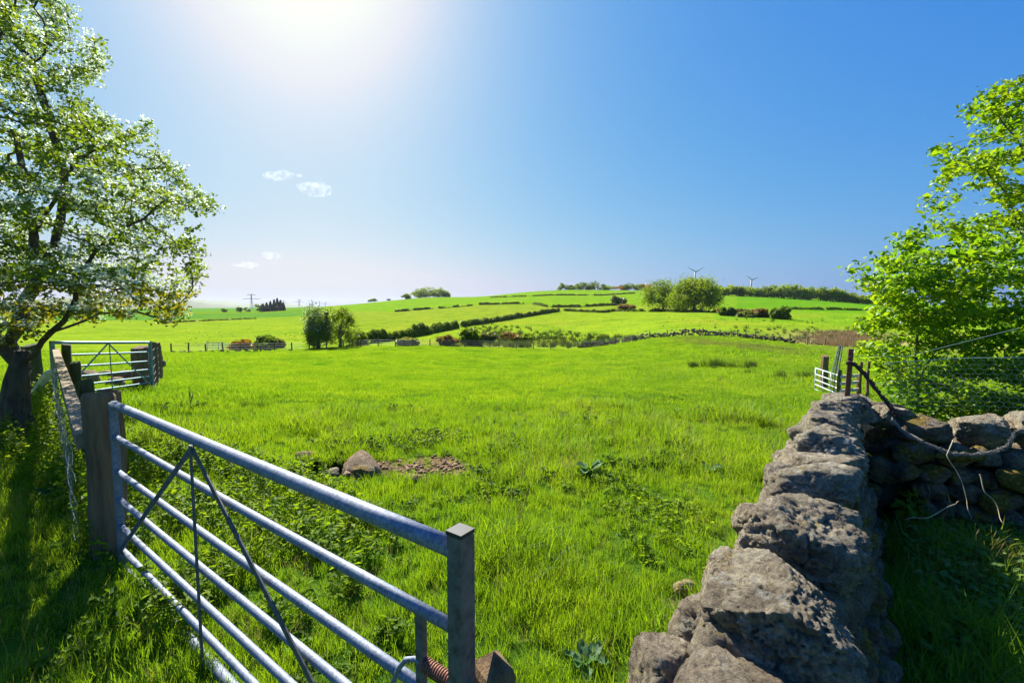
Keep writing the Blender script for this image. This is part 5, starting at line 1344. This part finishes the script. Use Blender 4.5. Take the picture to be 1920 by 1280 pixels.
# skyline trees: (x, base y, width, height)
def row(items, fmt, group, mat, seed, n=1500, cat='tree', r=None, name='tree', leaf=1.2, lobes=14, **kw):
    words = ['first', 'second', 'third', 'fourth', 'fifth', 'sixth', 'seventh', 'eighth', 'ninth', 'tenth', 'eleventh', 'twelfth', 'thirteenth', 'fourteenth', 'fifteenth', 'sixteenth', 'seventeenth', 'eighteenth', 'nineteenth', 'twentieth', 'twenty first', 'twenty second', 'twenty third', 'twenty fourth']
    for k, (px_, py_, w_, h_) in enumerate(items):
        tree_px(px_, py_, w_, h_, fmt.format(words[k]), mat if not isinstance(mat, list) else mat[k % len(mat)], seed + k, r=r, group=group, n=n, leaf=leaf, lobes=lobes, cat=cat, name=name, **kw)
row([(762, 560, 17, 10), (786, 558, 30, 16), (805, 556.5, 34, 19), (822, 556, 26, 17), (836, 555.5, 16, 12)], '{} tree from the left in the rounded clump on the left hill crest', 'trees of the clump on the left hill crest', M['far_tree'], 100, r=835, n=2400, leaf=1.1, trunk_h=.02, lobes=20)
row([(1052, 545, 14, 13), (1067, 545, 20, 9), (1082, 545, 22, 11), (1094, 545, 24, 14), (1108, 545, 16, 9), (1120, 545, 32, 16), (1141, 545, 24, 9), (1179, 546, 24, 13), (1196, 546, 22, 13)], '{} tree from the left along the central hill crest', 'trees along the central hill crest', [M['far_tree'], M['far_tree_dk']], 120, r=840, n=1300, leaf=1.1, trunk_h=.02)
row([(1163, 545, 32, 9), (1213, 546, 34, 12)], '{} orange gorse thicket from the left on the central hill crest', 'gorse thickets on the hill crest', M['gorse'], 140, r=850, n=900, cat='bush', name='gorse_bush', leaf=1.6, trunk_h=.05)
wood = [(1352, 550, 24, 18), (1366, 551, 26, 20), (1382, 552, 24, 18), (1400, 553, 28, 18), (1418, 554, 24, 16), (1436, 555, 28, 20), (1452, 556, 28, 23), (1470, 557, 30, 26), (1488, 558.5, 30, 26), (1505, 560, 26, 22), (1520, 561, 26, 24), (1538, 562, 28, 25), (1556, 563, 28, 25), (1573, 564, 26, 23), (1590, 565, 26, 18), (1608, 567, 26, 15), (1626, 568, 28, 15), (1646, 570, 28, 14), (1672, 572, 30, 15), (1700, 574, 30, 15)]
row(wood, '{} tree from the left in the wood along the right skyline', 'trees of the wood along the right skyline', [M['wood'], M['wood'], M['far_tree']], 160, r=660, n=2600, leaf=.95, lobes=24, trunk_h=.04)
row([(695, 567.5, 12, 7), (703, 567, 10, 7), (729, 565, 8, 3)], '{} tiny tree from the left on the skyline left of the rounded clump', 'tiny skyline trees', M['far_tree_dk'], 190, r=845, n=300, leaf=1.2, lobes=8, trunk_h=.5)
row([(448, 583, 10, 9), (463, 584, 10, 8), (420, 579, 9, 7), (487, 585, 14, 14)], '{} small dark tree from the left near the pylon', 'small trees near the pylon', M['far_tree_dk'], 200, r=760, n=500, leaf=1.2, lobes=8)
# conifers
for k, (px_, h_) in enumerate(((494, 15), (501, 17), (508, 19), (515, 22), (521, 24), (527, 20), (532, 15))):
    q = at_r(px_, 740); s_ = q.y / F; hh = h_ * s_; g_ = np.random.default_rng(600 + k); n = 900
    z_ = g_.uniform(.04, 1, n) ** 1.1; a_ = g_.uniform(0, 6.28, n); r_ = (1 - z_) ** .6 * 3.6 * g_.uniform(.6, 1, n)
    t = thing('conifer_tree', ['first', 'second', 'third', 'fourth', 'fifth', 'sixth', 'seventh'][k] + ' dark conifer from the left in the plantation right of the large pylon', 'conifer', tuple(q), 'conifers right of the pylon')
    v, f = quads(np.stack([r_ * np.cos(a_), r_ * np.sin(a_), z_ * hh], 1), 1.1, g_); link('crown', mesh_np('crown', v, f), M['conifer'], t)
    m_ = MB(); m_.tube([(0, 0, -1), (0, 0, hh * .9)], [.3, .05], 5); m_.build('trunk', M['bark'], t)

# ------------------------------------------------------------------ pylons and turbines
def pylon(px, top, base_y, r, label, th=.28):
    q = at_r(px, r); s_ = q.y / F; d_ = ray(px, top); hyp = math.hypot(d_[0], d_[1]); zt = H + r * d_[2] / hyp; hh = zt - q.z
    t = thing('pylon', label, 'pylon', tuple(q), 'pylons of the far power line'); m_ = MB()
    w0, w1 = hh * .10, hh * .022
    lv = [0, .22, .42, .58, .70, .80, .9, 1.0]
    def hw(z): return w0 + (w1 - w0) * min(1, z / .62)
    for sx in (-1, 1):
        for sy in (-1, 1): m_.tube([(sx * hw(z), sy * hw(z), z * hh) for z in lv], th, 4)
    for i in range(len(lv) - 1):
        a_, b_ = lv[i], lv[i + 1]
        for sy in (-1, 1):
            m_.tube([(-hw(a_), sy * hw(a_), a_ * hh), (hw(b_), sy * hw(b_), b_ * hh)], th * .6, 3); m_.tube([(hw(a_), sy * hw(a_), a_ * hh), (-hw(b_), sy * hw(b_), b_ * hh)], th * .6, 3)
    m_.build('lattice_mast', M['steel_far'], t)
    for z, w_ in ((.66, .62), (.93, .30)):
        m_ = MB(); m_.tube([(-w_ * hh, 0, z * hh), (0, 0, z * hh + .01 * hh), (w_ * hh, 0, z * hh)], th * 1.0, 4)
        m_.tube([(-w_ * hh, 0, z * hh), (0, 0, (z + .06) * hh), (w_ * hh, 0, z * hh)], th * .6, 4); m_.build('cross_arm', M['steel_far'], t)
        for x_ in (-w_, -w_ * .6, w_ * .6, w_):
            m_ = MB(); m_.tube([(x_ * hh * .98, 0, z * hh), (x_ * hh * .98, 0, z * hh - .05 * hh)], th * .6, 3); m_.build('insulator', M['steel_far'], t)
    return t, hh
big, bh = pylon(473, 551, 583, 1300, 'largest lattice pylon on the left beside the conifer plantation', .32)
sm = []
for px_, tp_, r_, w_ in ((562, 561, 2100, 'second pylon from the left, right of the conifers'), (587, 564, 2600, 'third pylon from the left on the far plain'), (600, 564.5, 2900, 'fourth pylon from the left on the far plain'), (611, 566, 3300, 'fifth and smallest pylon on the far plain'), (533, 563, 2300, 'faint pylon behind the conifer plantation')):
    sm.append(pylon(px_, tp_, 578, r_, w_, .35))
def turbine(px, hub, r, blade_px, label, rot0):
    q = at_r(px, r); d_ = ray(px, hub); hyp = math.hypot(d_[0], d_[1]); zh = H + r * d_[2] / hyp; s_ = q.y / F; hh = zh - q.z; bl_ = blade_px * s_
    t = thing('wind_turbine', label, 'wind turbine', tuple(q), 'wind turbines on the skyline')
    m_ = MB(); m_.tube([(0, 0, -1), (0, 0, hh)], [s_ * 1.9, s_ * 1.1], 10); m_.build('tower', M['turbine'], t, True)
    m_ = MB(); m_.box((0, .5, hh), (s_ * 2.0, s_ * 4.5, s_ * 2.0)); m_.build('nacelle', M['turbine'], t)
    m_ = MB(); m_.tube([(0, -s_ * 3.4, hh), (0, -s_ * 2.4, hh), (0, -s_ * 1.8, hh)], [s_ * .4, s_ * 1.1, s_ * 1.2], 8); m_.build('hub', M['turbine'], t, True)
    for k in range(3):
        a_ = R(rot0 + 120 * k); dx, dz = math.sin(a_), math.cos(a_); px2, pz2 = dz, -dx; vs = []; fs = []
        prof = ((.0, .45), (.12, 1.0), (.3, .85), (.6, .55), (.9, .3), (1, .06))
        for i, (t_, w_) in enumerate(prof):
            for sx, sy in ((-.35, 0), (.1, .16), (.65, 0), (.1, -.12)):
                vs.append((dx * t_ * bl_ + px2 * sx * w_ * s_ * 1.7, -s_ * 2.5 + sy * w_ * s_ * 1.7, hh + dz * t_ * bl_ + pz2 * sx * w_ * s_ * 1.7))
        for i in range(len(prof) - 1):
            for j in range(4): b_ = i * 4 + j; c_ = i * 4 + (j + 1) % 4; fs.append((b_, c_, c_ + 4, b_ + 4))
        fs.append((0, 1, 2, 3)); m_ = MB(); m_.add(vs, fs); m_.build('blade', M['turbine'], t)
turbine(1301, 510, 1050, 19, 'left wind turbine rising behind the largest broad tree', 60)
turbine(1406, 525, 1500, 14, 'right smaller wind turbine behind the skyline wood', 66)

# ------------------------------------------------------------------ small clouds
def cloud(px, py, w_px, h_px, label, seed, dens=.004):
    r = 5200; d_ = ray(px, py); d_ = d_ / np.linalg.norm(d_); c_ = np.array((0, 0, H)) + d_ * r; s_ = c_[1] / F; g_ = np.random.default_rng(seed)
    import bmesh
    v0, f0 = ico(3); V_, F_ = [], []; n = 0
    for k in range(9):
        u = g_.uniform(-1, 1); rr_c = (1 - abs(u) ** 1.5 * .7) * h_px * s_ * g_.uniform(.45, .7)
        p_ = v0 * np.array((1.5, 1.5, .8)) * rr_c; p_ = p_ * (1 + .35 * fbm(v0 * 2.2 + k * 7, 3, seed + k))[:, None]
        p_[:, 0] += u * w_px * s_ * .42; p_[:, 2] += g_.uniform(-.2, .2) * h_px * s_ * .4; p_[:, 1] += g_.uniform(-.3, .3) * h_px * s_
        V_.append(p_); F_.append(f0 + n); n += len(p_)
    me = mesh_np('cloud', np.concatenate(V_), np.concatenate(F_), True); o = link('cloud', me, cloud_m); o.location = c_; tag(o, label, 'cloud', 'small clouds in the left sky')
cloud_m, t, out = mat_new('cloud_vapour'); 
pv = t.nodes.new('ShaderNodeVolumePrincipled'); pv.inputs['Color'].default_value = (1, 1, 1, 1); pv.inputs['Anisotropy'].default_value = .3
tc = t.nodes.new('ShaderNodeNewGeometry'); nn = noise(t, tc.outputs['Position'], .016, 6, .65); mr = t.nodes.new('ShaderNodeMapRange'); mr.inputs[1].default_value = .44; mr.inputs[2].default_value = .85; mr.inputs[4].default_value = .008
t.links.new(nn, mr.inputs[0]); t.links.new(mr.outputs[0], pv.inputs['Density']); t.links.new(pv.outputs[0], out.inputs['Volume'])
cloud(590, 352, 58, 22, 'brightest small white cloud left of centre', 1)
cloud(527, 330, 90, 16, 'thin wispy cloud left of the brightest cloud', 2)
cloud(460, 496, 60, 12, 'flat white cloud low over the left hills', 3)
cloud(508, 480, 36, 15, 'small white cloud just above and right of the flat low cloud', 4)

# ------------------------------------------------------------------ haze in the air
zmin = float(V[:, 2].min())
m_ = MB(); m_.box((0, 0, (zmin - 12 + 165) / 2), (15200, 15200, 165 - (zmin - 12)))
hm, t, out = mat_new('haze_air'); pv = t.nodes.new('ShaderNodeVolumePrincipled'); pv.inputs['Color'].default_value = (.80, .90, 1, 1); pv.inputs['Density'].default_value = .00003; pv.inputs['Anisotropy'].default_value = .5
t.links.new(pv.outputs[0], out.inputs['Volume'])
hz_o = m_.build('haze', hm); tag(hz_o, 'thin summer haze over the whole valley', None, None, 'stuff')
print('zmin', zmin)
